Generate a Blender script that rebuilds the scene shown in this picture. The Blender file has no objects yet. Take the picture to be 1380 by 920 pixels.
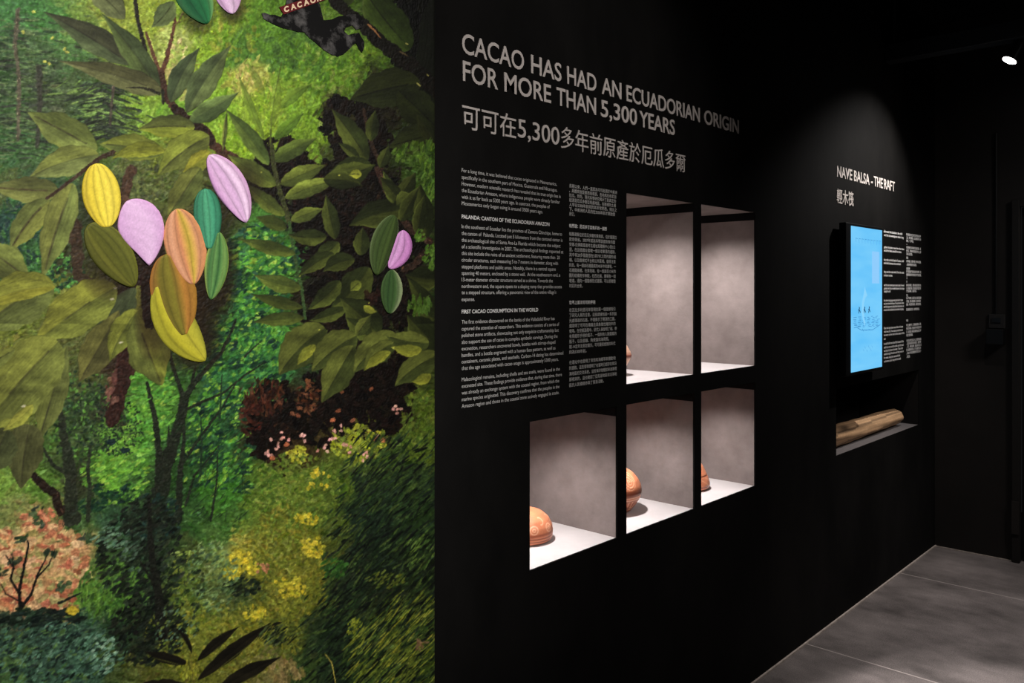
import bpy, bmesh, math, random
import numpy as np
from mathutils import Vector, Matrix

# ------------------------------------------------------------------ camera, world, exposure
SC = bpy.context.scene
COL = SC.collection
F = 1110.0                      # focal length in pixels of the 1380-wide frame
HOR = 391.0                     # horizon row
YAW = math.radians(42.8)        # angle between the text wall and the view direction
DW = 1.462                      # camera distance from the text wall
HC = 1.5                        # eye height
WALL_X1 = 5.228                 # where the back wall stands

cam_d = bpy.data.cameras.new('camera')
cam_d.sensor_width = 36.0
cam_d.lens = 36.0 * F / 1380.0
cam_d.shift_y = -(460.0 - HOR) / 1380.0
cam_d.clip_start = 0.02
cam = bpy.data.objects.new('camera', cam_d)
COL.objects.link(cam)
cam.location = (0, -DW, HC)
cam.rotation_euler = (math.pi / 2, 0, YAW - math.pi / 2)
SC.camera = cam

W = bpy.data.worlds.new('world')
SC.world = W
W.use_nodes = True
W.node_tree.nodes['Background'].inputs[0].default_value = (0.9, 0.95, 1.0, 1)
W.node_tree.nodes['Background'].inputs[1].default_value = 0.006
SC.view_settings.view_transform = 'Standard'
SC.view_settings.look = 'None'
SC.view_settings.exposure = 0.0
SC.view_settings.gamma = 1.0
SC.view_settings.use_curve_mapping = False
SC.cycles.max_bounces = 6


def spot(name, loc, target, power, size, blend, color=(1, 1, 1), rad=0.04):
    l = bpy.data.lights.new(name, 'SPOT')
    l.energy = power
    l.spot_size = math.radians(size)
    l.spot_blend = blend
    l.color = color
    l.shadow_soft_size = rad
    o = bpy.data.objects.new(name, l)
    COL.objects.link(o)
    o.location = loc
    d = Vector(target) - Vector(loc)
    o.rotation_euler = d.to_track_quat('-Z', 'Y').to_euler()
    return o


# the gallery's ceiling spots (above and behind the frame), two added fills and the visible one over the raft screen
LAMP = Vector((4.42, -0.573, 2.637))
spot('mural_spot', (0.25, -2.3, 2.9), (0.46, 0, 1.36), 350, 52, 1.0, (1, 0.97, 0.93))
spot('title_fill', (1.5, -2.0, 2.95), (1.65, 0, 1.75), 85, 60, 0.9, (1, 0.95, 0.91))  # general dim fill added for the lettering
spot('raft_spot', LAMP + Vector((-0.03, 0.04, -0.075)), (4.15, 0, 1.62), 74, 104, 1.0, (1, 0.95, 0.91), 0.012)
spot('floor_spot', (4.3, -1.6, 2.9), (4.15, -0.8, 0), 122, 60, 0.9, (1, 0.94, 0.92), 0.06)
spot('near_floor_spot', (2.9, -1.7, 2.9), (3.0, -1.1, 0), 330, 33, 0.22, (1, 0.95, 0.93), 0.05)


spot('back_wall_fill', (4.1, -2.2, 2.95), (WALL_X1, -0.35, 1.5), 100, 55, 1.0, (1, 0.95, 0.92), 0.3)  # unseen fill added to lift the dark back wall


# ------------------------------------------------------------------ helpers
def ang(px):
    return YAW - math.atan((px - 690.0) / F)


def wx(px, y=0.0):
    return (DW + y) / math.tan(ang(px))


def wz(px, py, y=0.0):
    zc = (DW + y) / math.sin(ang(px)) * math.cos(math.atan((px - 690.0) / F))
    return HC - (py - HOR) / F * zc


def lin(c):
    r = []
    for v in c[:3]:
        v = v / 255.0
        r.append(v / 12.92 if v <= 0.04045 else ((v + 0.055) / 1.055) ** 2.4)
    return (r[0], r[1], r[2], 1.0)


def obj(name, me, mat=None, parent=None):
    o = bpy.data.objects.new(name, me)
    COL.objects.link(o)
    if mat is not None:
        for m in (mat if isinstance(mat, (list, tuple)) else [mat]):
            me.materials.append(m)
    if parent is not None:
        o.parent = parent
    return o


def bmo(name, bm, mat=None, parent=None, smooth=False):
    me = bpy.data.meshes.new(name)
    bmesh.ops.recalc_face_normals(bm, faces=bm.faces)
    bm.to_mesh(me)
    bm.free()
    if smooth:
        me.polygons.foreach_set('use_smooth', [True] * len(me.polygons))
    return obj(name, me, mat, parent)


def tag(o, label=None, cat=None, group=None, kind=None):
    if label: o['label'] = label
    if cat: o['category'] = cat
    if group: o['group'] = group
    if kind: o['kind'] = kind
    return o


def empty(name, loc, label, cat, group=None):
    o = bpy.data.objects.new(name, None)
    COL.objects.link(o)
    o.location = loc
    o.empty_display_size = 0.05
    return tag(o, label, cat, group)


def box(bm, x0, x1, y0, y1, z0, z1, bev=0.0):
    m = Matrix.Translation(((x0 + x1) / 2, (y0 + y1) / 2, (z0 + z1) / 2)) @ Matrix.Diagonal((x1 - x0, y1 - y0, z1 - z0, 1))
    r = bmesh.ops.create_cube(bm, size=1.0, matrix=m)
    if bev > 0:
        es = list({e for v in r['verts'] for e in v.link_edges})
        bmesh.ops.bevel(bm, geom=es, offset=bev, segments=2, affect='EDGES', profile=0.5)


def tube(bm, p0, p1, r, n=16, r2=None):
    p0, p1 = Vector(p0), Vector(p1)
    d = p1 - p0
    q = d.to_track_quat('Z', 'Y').to_matrix().to_4x4()
    bmesh.ops.create_cone(bm, cap_ends=True, segments=n, radius1=r, radius2=r if r2 is None else r2,
                          depth=d.length, matrix=Matrix.Translation((p0 + p1) / 2) @ q)


def grid_mesh(name, co, nu, nv, colors=None, closed_u=False, smooth=True):
    """co: (nu*nv,3) array, index = i*nv+j; quads between; optional linear colours."""
    iu = np.arange(nu if closed_u else nu - 1)
    jv = np.arange(nv - 1)
    I, J = np.meshgrid(iu, jv, indexing='ij')
    I2 = (I + 1) % nu
    q = np.stack([I * nv + J, I2 * nv + J, I2 * nv + J + 1, I * nv + J + 1], -1).reshape(-1, 4)
    me = bpy.data.meshes.new(name)
    n, f = len(co), len(q)
    me.vertices.add(n)
    me.vertices.foreach_set('co', np.ascontiguousarray(co, dtype=np.float32).ravel())
    me.loops.add(f * 4)
    me.loops.foreach_set('vertex_index', q.ravel().astype(np.int32))
    me.polygons.add(f)
    me.polygons.foreach_set('loop_start', (np.arange(f) * 4).astype(np.int32))
    me.polygons.foreach_set('use_smooth', np.full(f, smooth))
    me.update(calc_edges=True)
    if colors is not None:
        a = me.color_attributes.new('paint', 'FLOAT_COLOR', 'POINT')
        c4 = np.ones((n, 4), dtype=np.float32)
        c4[:, :3] = colors
        a.data.foreach_set('color', c4.ravel())
    return me


def linarr(c):
    c = np.clip(c, 0, 255) / 255.0
    return np.where(c <= 0.04045, c / 12.92, ((c + 0.055) / 1.055) ** 2.4)


# ------------------------------------------------------------------ materials
def mat(name, col, rough=0.6, spec=0.5, metal=0.0):
    m = bpy.data.materials.new(name)
    m.use_nodes = True
    b = m.node_tree.nodes['Principled BSDF']
    b.inputs['Base Color'].default_value = lin(col)
    b.inputs['Roughness'].default_value = rough
    b.inputs['Specular IOR Level'].default_value = spec
    b.inputs['Metallic'].default_value = metal
    return m


def noisy(name, c0, c1, scale=6.0, rough=0.6, spec=0.4, bump=0.0, bscale=80.0, stretch=(1, 1, 1), detail=6.0, lo=0.3, hi=0.7, metal=0.0):
    m = mat(name, c0, rough, spec, metal)
    nt = m.node_tree
    b = nt.nodes['Principled BSDF']
    tc = nt.nodes.new('ShaderNodeTexCoord')
    mp = nt.nodes.new('ShaderNodeMapping')
    mp.inputs['Scale'].default_value = stretch
    no = nt.nodes.new('ShaderNodeTexNoise')
    no.inputs['Scale'].default_value = scale
    no.inputs['Detail'].default_value = detail
    no.inputs['Roughness'].default_value = 0.62
    cr = nt.nodes.new('ShaderNodeValToRGB')
    cr.color_ramp.elements[0].position = lo
    cr.color_ramp.elements[1].position = hi
    cr.color_ramp.elements[0].color = lin(c0)
    cr.color_ramp.elements[1].color = lin(c1)
    nt.links.new(tc.outputs['Object'], mp.inputs[0])
    nt.links.new(mp.outputs[0], no.inputs['Vector'])
    nt.links.new(no.outputs['Fac'], cr.inputs[0])
    nt.links.new(cr.outputs[0], b.inputs['Base Color'])
    if bump > 0:
        n2 = nt.nodes.new('ShaderNodeTexNoise')
        n2.inputs['Scale'].default_value = bscale
        n2.inputs['Detail'].default_value = 4
        bp = nt.nodes.new('ShaderNodeBump')
        bp.inputs['Strength'].default_value = bump
        bp.inputs['Distance'].default_value = 0.004
        nt.links.new(mp.outputs[0], n2.inputs['Vector'])
        nt.links.new(n2.outputs['Fac'], bp.inputs['Height'])
        nt.links.new(bp.outputs[0], b.inputs['Normal'])
    return m


def emit(name, col, strength):
    m = mat(name, (0, 0, 0), 0.3)
    b = m.node_tree.nodes['Principled BSDF']
    b.inputs['Emission Color'].default_value = lin(col)
    b.inputs['Emission Strength'].default_value = strength
    return m


def painted(name, rough=0.55, spec=0.35, gain=1.0, bump=0.25):
    m = mat(name, (128, 128, 128), rough, spec)
    nt = m.node_tree
    b = nt.nodes['Principled BSDF']
    at = nt.nodes.new('ShaderNodeAttribute')
    at.attribute_name = 'paint'
    tc = nt.nodes.new('ShaderNodeTexCoord')
    no = nt.nodes.new('ShaderNodeTexNoise')
    no.inputs['Scale'].default_value = 260
    no.inputs['Detail'].default_value = 3
    mr = nt.nodes.new('ShaderNodeMapRange')
    mr.inputs[3].default_value = 0.82 * gain
    mr.inputs[4].default_value = 1.18 * gain
    mx = nt.nodes.new('ShaderNodeVectorMath')
    mx.operation = 'SCALE'
    nt.links.new(tc.outputs['Object'], no.inputs['Vector'])
    nt.links.new(no.outputs['Fac'], mr.inputs[0])
    nt.links.new(at.outputs['Color'], mx.inputs[0])
    nt.links.new(mr.outputs[0], mx.inputs['Scale'])
    nt.links.new(mx.outputs[0], b.inputs['Base Color'])
    bp = nt.nodes.new('ShaderNodeBump')
    bp.inputs['Strength'].default_value = bump
    bp.inputs['Distance'].default_value = 0.001
    nt.links.new(no.outputs['Fac'], bp.inputs['Height'])
    nt.links.new(bp.outputs[0], b.inputs['Normal'])
    return m


M_WALL = noisy('black_wall_paint', (8, 8, 8), (27, 26, 25), 2.6, 0.8, 0.05, 0.15, 30, (1, 1, .55), 8, .25, .75)
M_BACK = noisy('black_back_wall', (34, 32, 30), (43, 40, 38), 2.0, 0.7, 0.15, 0.12, 25)
M_CEIL = mat('black_ceiling', (20, 20, 21), 0.9, 0.1)
M_BLACK = mat('black_metal', (16, 16, 16), 0.45, 0.4)
M_DARK = mat('dark_grey_metal', (44, 43, 42), 0.5, 0.4)
M_TITLE = mat('title_letter_white', (205, 196, 190), 0.6, 0.3)
M_VINYL = mat('grey_vinyl', (205, 203, 200), 0.7, 0.2)
M_BOLD = mat('bright_vinyl', (240, 238, 236), 0.7, 0.2)
M_PLASTER = noisy('grey_plaster', (112, 103, 100), (136, 126, 123), 9.0, 0.75, 0.2, 0.5, 26, (1, 1, 1), 8)
M_NFLOOR = noisy('niche_base_plaster', (188, 183, 183), (200, 196, 196), 9.0, 0.6, 0.3, 0.1, 60)
M_BLACKPAINT = mat('black_strip_paint', (14, 13, 13), 0.8, 0.1)
M_RECESS = noisy('dark_recess_board', (52, 50, 50), (66, 63, 62), 40.0, 0.6, 0.3)

# ------------------------------------------------------------------ room shell
NICHES = {  # measured on the wall plane: x0, x1, z0, z1
    'A': (1.649, 2.047, 0.750, 1.148), 'B': (2.097, 2.499, 0.750, 1.148), 'C': (2.547, 2.952, 0.750, 1.148),
    'D': (2.097, 2.499, 1.211, 1.799), 'E': (2.547, 2.952, 1.211, 1.799)}
RX0, RX1, RZ0, RZ1 = wx(1127), wx(1238.5), 0.747, 1.055
holes = list(NICHES.values()) + [(RX0, RX1, RZ0, RZ1)]
XL, ZT = -0.9, 3.05
xs = sorted({XL, WALL_X1} | {h[0] for h in holes} | {h[1] for h in holes})
zs = sorted({0.0, ZT} | {h[2] for h in holes} | {h[3] for h in holes})
bm = bmesh.new()
vd = {}


def gv(x, y, z):
    k = (round(x, 5), round(y, 5), round(z, 5))
    if k not in vd:
        vd[k] = bm.verts.new(k)
    return vd[k]


def inhole(x, z):
    return any(h[0] < x < h[1] and h[2] < z < h[3] for h in holes)


TW = 0.005
for i in range(len(xs) - 1):
    for j in range(len(zs) - 1):
        a, b_, c, d_ = xs[i], xs[i + 1], zs[j], zs[j + 1]
        if inhole((a + b_) / 2, (c + d_) / 2):
            continue
        for y in (0.0, TW):
            bm.faces.new([gv(a, y, c), gv(b_, y, c), gv(b_, y, d_), gv(a, y, d_)])
be = [e for e in bm.edges if len(e.link_faces) == 1]
for e in be:
    p, q = e.verts[0].co.copy(), e.verts[1].co.copy()
    if p.y < 1e-6 and q.y < 1e-6:
        bm.faces.new([gv(*p), gv(*q), gv(q.x, TW, q.z), gv(p.x, TW, p.z)])
tag(bmo('wall_left', bm, M_WALL), kind='structure', label='black painted exhibition wall with white lettering and square niches')

YR = -3.4
bm = bmesh.new(); box(bm, WALL_X1, WALL_X1 + 0.12, -0.345 - 0.05, 0.0, 0, ZT)
box(bm, WALL_X1, WALL_X1 + 0.12, -1.36, -0.395, 1.997, ZT); box(bm, WALL_X1, WALL_X1 + 0.12, YR, -1.36, 0, ZT)
tag(bmo('wall_back', bm, M_BACK), kind='structure', label='black wall at the far end of the room')
bm = bmesh.new(); box(bm, XL, WALL_X1 + 0.12, YR, 0.45, ZT, ZT + 0.1)
tag(bmo('ceiling', bm, M_CEIL), kind='structure', label='black ceiling')

# floor: dark polished concrete with slab joints
M_FLOOR = noisy('dark_concrete', (72, 67, 65), (138, 129, 126), 2.6, 0.55, 0.3, 0.1, 120, (1.6, 1, 1), 10, 0.3, 0.72)
nt = M_FLOOR.node_tree
b = nt.nodes['Principled BSDF']
src = b.inputs['Base Color'].links[0].from_socket
tc = nt.nodes.new('ShaderNodeTexCoord'); sx = nt.nodes.new('ShaderNodeSeparateXYZ')
nt.links.new(tc.outputs['Object'], sx.inputs[0])
ad = nt.nodes.new('ShaderNodeMath'); ad.operation = 'SUBTRACT'; ad.inputs[1].default_value = 3.414
nt.links.new(sx.outputs['X'], ad.inputs[0])
pp = nt.nodes.new('ShaderNodeMath'); pp.operation = 'PINGPONG'; pp.inputs[1].default_value = 0.597
nt.links.new(ad.outputs[0], pp.inputs[0])
lt = nt.nodes.new('ShaderNodeMath'); lt.operation = 'LESS_THAN'; lt.inputs[1].default_value = 0.0035
nt.links.new(pp.outputs[0], lt.inputs[0])
sp = nt.nodes.new('ShaderNodeTexNoise'); sp.inputs['Scale'].default_value = 220; sp.inputs['Detail'].default_value = 2
nt.links.new(tc.outputs['Object'], sp.inputs['Vector'])
mr = nt.nodes.new('ShaderNodeMapRange'); mr.inputs[1].default_value = 0.3; mr.inputs[2].default_value = 0.7
mr.inputs[3].default_value = 0.7; mr.inputs[4].default_value = 1.3
nt.links.new(sp.outputs['Fac'], mr.inputs[0])
ml = nt.nodes.new('ShaderNodeVectorMath'); ml.operation = 'SCALE'
nt.links.new(src, ml.inputs[0]); nt.links.new(mr.outputs[0], ml.inputs['Scale'])
mx = nt.nodes.new('ShaderNodeMix'); mx.data_type = 'RGBA'
nt.links.new(lt.outputs[0], mx.inputs[0]); nt.links.new(ml.outputs[0], mx.inputs[6])
mx.inputs[7].default_value = lin((165, 155, 150))
nt.links.new(mx.outputs[2], b.inputs['Base Color'])
bm = bmesh.new(); box(bm, XL, WALL_X1 + 1.2, YR, 0.45, -0.1, 0)
tag(bmo('floor', bm, M_FLOOR), kind='structure', label='dark grey polished concrete floor with thin joints')

M_SEAL = noisy('raw_plaster_edge', (150, 138, 130), (200, 188, 178), 60, 0.9, 0.1)
bm = bmesh.new(); box(bm, 1.3, WALL_X1, -0.008, -0.0005, 0.0005, 0.008)
tag(bmo('trim_1', bm, M_SEAL), kind='structure', label='pale sealant line where the text wall meets the floor')
bm = bmesh.new(); box(bm, WALL_X1 - 0.006, WALL_X1 - 0.0005, -0.39, -0.007, 0.0005, 0.006)
tag(bmo('trim_2', bm, M_SEAL), kind='structure', label='pale sealant line where the back wall meets the floor')

# door in the back wall
dr = tag(bpy.data.objects.new('door_1', None), kind='structure', label='dark doorway with a black frame at the right edge')
COL.objects.link(dr); dr.location = (WALL_X1, -0.87, 0)


def at(o):   # children are modelled in world space, then kept in place under the parent
    o.matrix_parent_inverse = Matrix.Translation(-o.parent.location) if o.parent else Matrix()
    return o


bm = bmesh.new()
box(bm, WALL_X1 - 0.022, WALL_X1 + 0.02, -0.435, -0.396, 0, 1.997, 0.004)
box(bm, WALL_X1 - 0.022, WALL_X1 + 0.02, -1.36, -1.32, 0, 1.997, 0.004)
box(bm, WALL_X1 - 0.022, WALL_X1 + 0.02, -1.32, -0.435, 1.957, 1.997, 0.004)
at(bmo('door_frame', bm, mat('door_frame_black', (36, 34, 32), 0.6, 0.2), dr))
bm = bmesh.new(); box(bm, WALL_X1 + 0.04, WALL_X1 + 0.08, -1.32, -0.435, 0.004, 1.957)
at(bmo('door_leaf', bm, mat('door_leaf_black', (14, 14, 14), 0.6, 0.3), dr))
bm = bmesh.new(); box(bm, WALL_X1 - 0.03, WALL_X1 - 0.024, -0.434, -0.398, 0.16, 0.34)
at(bmo('hinge', bm, mat('hinge_grey', (44, 41, 39), 0.5, 0.2), dr))


# ------------------------------------------------------------------ the mural: painted colours of a canvas
rng = np.random.default_rng(7)
random.seed(5)
S = 1.3                                     # canvas samples per chart unit
CX0, CY0, CX1, CY1 = -72, -72, 600, 1000
CW, CH = int((CX1 - CX0) * S), int((CY1 - CY0) * S)
GREENS = """20|10:60,115,65 60:65,120,65 100:110,135,65 150:135,145,60 200:140,155,60 260:120,150,45 320:115,140,45 360:90,130,40 450:90,120,40 500:60,80,30 560:12,14,8
70|10:60,86,56 50:72,98,62 100:78,110,66 160:120,140,60 240:150,160,90 280:120,150,40 330:75,115,45 380:85,125,40 440:90,125,40 490:95,125,35 530:70,100,30 575:14,16,9
110|10:58,82,52 60:66,80,56 120:76,94,60 160:60,85,45 200:120,145,55 240:160,150,95 285:118,150,45 330:155,155,75 390:115,145,45 450:95,130,35 480:90,120,35 520:40,45,20 575:25,28,14
150|10:64,92,56 60:64,76,54 120:66,86,55 160:55,70,50 190:125,155,55 240:110,150,50 300:120,155,45 360:125,150,45 420:115,150,45 445:40,35,20 500:30,25,15 575:40,50,20
200|10:60,100,60 60:70,100,60 120:80,100,50 240:110,120,45 320:120,150,40 400:110,140,40 425:105,135,40 450:60,70,30 480:30,22,15 540:45,60,25 580:70,95,30
250|10:80,95,55 60:60,85,60 180:85,95,55 250:80,90,45 300:60,65,40 340:34,26,18 380:28,22,15 450:30,24,18 520:30,25,15 575:60,85,30
300|10:40,75,70 50:45,85,65 85:60,80,50 200:80,85,45 330:70,90,45 350:60,115,50 385:50,80,40 410:30,24,16 450:28,22,16 520:25,20,14 575:40,50,22
350|10:60,90,55 40:50,95,55 90:60,65,40 200:50,35,25 310:45,60,30 350:45,110,50 390:50,110,45 430:25,22,15 500:24,20,14 560:30,30,16 580:55,80,28
400|20:105,115,45 100:110,118,48 195:45,28,22 300:40,55,30 340:50,120,45 380:60,120,50 405:40,35,20 440:26,22,14 520:22,20,13 575:45,60,25
450|100:90,95,50 195:80,80,40 300:45,90,40 340:45,115,55 380:60,125,50 430:70,80,35 520:45,50,22 575:50,58,25
500|20:110,115,50 120:80,90,50 160:60,45,35 200:80,125,55 260:50,90,45 320:35,105,60 370:45,115,65 420:45,60,35 480:25,18,12 540:30,25,15 575:60,70,28
550|40:95,105,50 110:60,80,50 150:55,50,40 190:85,145,55 240:60,110,45 300:40,100,60 340:60,40,25 380:60,35,22 450:28,16,12 520:26,18,12 545:30,22,14 575:85,100,32
600|10:80,90,45 60:75,100,50 110:65,85,50 160:100,150,60 190:70,130,55 250:40,80,45 300:45,105,50 335:50,60,35 370:40,22,16 420:60,50,25 480:130,140,45 530:70,90,32 575:80,100,32
650|10:110,140,60 50:90,125,50 110:55,60,40 150:90,150,50 200:50,80,45 250:40,85,40 300:55,125,45 350:80,110,40 400:95,115,40 450:85,105,35 490:40,60,35 560:45,65,35
700|10:120,130,75 50:150,130,85 110:70,100,55 150:50,85,60 200:35,50,40 250:50,90,45 300:60,105,45 350:100,120,45 400:105,120,40 450:80,95,35 490:30,50,35 575:40,65,32
750|20:190,120,90 70:195,135,105 110:150,130,85 150:60,90,50 200:40,55,42 250:70,85,45 300:120,135,75 330:150,145,60 370:110,120,45 420:120,120,40 450:80,90,38 480:35,50,33 520:30,45,30 575:35,50,28
800|20:190,110,85 70:180,120,85 115:90,130,50 160:65,120,45 200:45,65,45 250:90,110,45 300:85,100,55 330:60,75,40 380:130,130,45 430:110,115,40 465:40,55,35 530:35,45,28 575:45,60,28
850|10:60,80,60 60:60,90,75 110:60,90,75 150:40,65,45 200:35,45,35 250:115,120,45 300:120,125,45 350:130,128,45 390:90,100,40 420:45,60,36 450:35,55,35 500:60,75,35 550:90,105,40 580:60,80,35
900|10:70,100,60 60:55,85,70 110:60,95,80 150:70,85,45 200:90,95,40 260:105,110,40 320:110,110,45 370:120,115,70 410:60,80,40 450:40,60,38 500:75,90,38 550:105,115,40 580:70,90,35"""
cps = []
for row in GREENS.split('\n'):
    y, r = row.split('|')
    for it in r.split():
        x, c = it.split(':')
        cps.append((float(x), float(y)) + tuple(float(v) for v in c.split(',')))
cps = np.array(cps)
# coarse map (every 6 units) by inverse distance weights, then bilinear to canvas
gx = np.arange(CX0, CX1 + 6, 6.0); gy = np.arange(CY0, CY1 + 6, 6.0)
GX, GY = np.meshgrid(gx, gy)
wob = 9 * np.sin(GX * 0.11 + 3 * np.sin(GY * 0.05)) ; wob2 = 9 * np.sin(GY * 0.13 + 3 * np.sin(GX * 0.06))
d2 = (GX[..., None] + wob[..., None] - cps[:, 0]) ** 2 + (GY[..., None] + wob2[..., None] - cps[:, 1]) ** 2
wgt = 1.0 / (d2 + 60.0) ** 2.6
COARSE = (wgt[..., None] * cps[:, 2:]).sum(2) / wgt.sum(2)[..., None]
del d2, wgt


def bil(a, fx, fy):
    h, w = a.shape[:2]
    fx = np.clip(fx, 0, w - 1.001); fy = np.clip(fy, 0, h - 1.001)
    ix = fx.astype(int); iy = fy.astype(int)
    tx = fx - ix; ty = fy - iy
    if a.ndim == 3:
        tx = tx[..., None]; ty = ty[..., None]
    return (a[iy, ix] * (1 - tx) + a[iy, ix + 1] * tx) * (1 - ty) + (a[iy + 1, ix] * (1 - tx) + a[iy + 1, ix + 1] * tx) * ty


def base_at(x, y):
    return bil(COARSE, (np.asarray(x) - CX0) / 6.0, (np.asarray(y) - CY0) / 6.0)


YY, XX = np.mgrid[0:CH, 0:CW]
CV = base_at(XX / S + CX0, YY / S + CY0).astype(np.float64)
HT = np.zeros((CH, CW))
LM = np.zeros((CH, CW))
BR = rng.random((64, 64))
BR = (BR + np.roll(BR, 1, 1) + np.roll(BR, 2, 1) + np.roll(BR, -1, 1)) / 4     # bristle streaks, smooth along a stroke
BR = (BR - BR.mean()) / BR.std()


def dab(x, y, L, Wd, a, col, alpha=0.9, soft=0.0):
    """one brush mark: centre, half length, half width, direction (degrees, up-right positive)"""
    cx, cy = (x - CX0) * S, (y - CY0) * S
    L *= S; Wd = max(Wd * S, 0.6)
    r = L + 2
    x0, x1, y0, y1 = max(int(cx - r), 0), min(int(cx + r) + 2, CW), max(int(cy - r), 0), min(int(cy + r) + 2, CH)
    if x0 >= x1 or y0 >= y1:
        return
    ca, sa = math.cos(math.radians(a)), -math.sin(math.radians(a))
    X = np.arange(x0, x1)[None, :] - cx; Y = np.arange(y0, y1)[:, None] - cy
    u = (X * ca + Y * sa) / L; v = (-X * sa + Y * ca) / Wd
    d = u * u * (0.6 + 0.4 * u * u) + v * v
    o1, o2 = random.randrange(64), random.randrange(64)
    br = BR[(np.round(v * 3).astype(int) + o1) % 64, (np.round(u * 5).astype(int) + o2) % 64]
    k = np.clip((1.0 - d + 0.22 * br) * Wd * 0.9, 0, 1) * alpha
    if soft:
        k = alpha * np.clip(1 - d, 0, 1) ** soft
    c = np.asarray(col)[None, None, :] * (1 + 0.05 * br[..., None])
    sl = (slice(y0, y1), slice(x0, x1))
    CV[sl] = CV[sl] * (1 - k[..., None]) + c * k[..., None]
    if not soft:
        HT[sl] = HT[sl] * (1 - k) + k * (0.5 + 0.5 * br * 0.5)


def jit(c, s=10):
    c = np.asarray(c, float)
    v = random.gauss(0, s)
    return np.clip(c + v + np.array([random.gauss(0, s * 0.3), random.gauss(0, s * 0.3), random.gauss(0, s * 0.25)]), 3, 250)


def direction(x, y):
    if y > 560 and x > 390 + (920 - y) * 0.12:
        return random.gauss(42, 12)
    if x < 190 and y < 215:
        return random.gauss(-6, 14)
    if 270 < x < 440 and y < 230:
        return random.gauss(75, 40)
    return random.gauss(15, 40)


def wash(n, L, Wd, s):
    xs_ = rng.uniform(-70, 598, n); ys_ = rng.uniform(-70, 996, n)
    cs = base_at(xs_ + rng.normal(0, 5, n), ys_ + rng.normal(0, 5, n))
    for x, y, c in zip(xs_, ys_, cs):
        k = 0.35 + 0.65 * min(1.0, c.max() / 90.0)
        dab(x, y, L * random.uniform(.6, 1.4), Wd * random.uniform(.6, 1.3), direction(x, y), jit(c, s * k), 0.85)


def scatter(cx, cy, rx, ry, n, L, Wd, pal, a=(0, 180), alpha=0.9, s=8, edge=False):
    for _ in range(n):
        if edge:
            t = random.uniform(0, 6.283); r = random.uniform(.85, 1.12)
        else:
            t = random.uniform(0, 6.283); r = math.sqrt(random.random())
        x = cx + rx * r * math.cos(t); y = cy + ry * r * math.sin(t)
        dab(x, y, L * random.uniform(.6, 1.4), Wd * random.uniform(.6, 1.4), random.uniform(*a), jit(random.choice(pal), s), alpha)


def blob(cx, cy, rx, ry, col, alpha, a=0):
    dab(cx, cy, rx, ry, a, col, alpha, soft=0.8)


def limb(pts, w0, w1, col, hi=None, rough=0.25, alpha=1.0):
    """a painted branch: dabs along a smoothed polyline"""
    P = [np.array(p, float) for p in pts]
    seg = [np.linalg.norm(P[i + 1] - P[i]) for i in range(len(P) - 1)]
    tot = sum(seg); acc = 0
    for i in range(len(P) - 1):
        n = max(2, int(seg[i] / 1.6))
        d = P[i + 1] - P[i]
        a = math.degrees(math.atan2(-d[1], d[0]))
        for k in range(n):
            t = (acc + seg[i] * k / n) / tot
            w = w0 + (w1 - w0) * t
            p = P[i] + d * k / n
            nx = np.array([-d[1], d[0]]) / (seg[i] + 1e-6)
            p = p + nx * random.gauss(0, w * rough * 0.5)
            dab(p[0], p[1], max(3.0, w * 1.1), w * random.uniform(.8, 1.1), a + random.gauss(0, 6), jit(col, 4), alpha)
            if hi is not None and random.random() < 0.28:
                q = p - nx * w * 0.35 * (1 if nx[1] > 0 else -1)
                dab(q[0], q[1], max(2.2, w * .7), max(.7, w * .22), a + random.gauss(0, 15), jit(hi, 10), 0.8)
        acc += seg[i]


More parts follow.
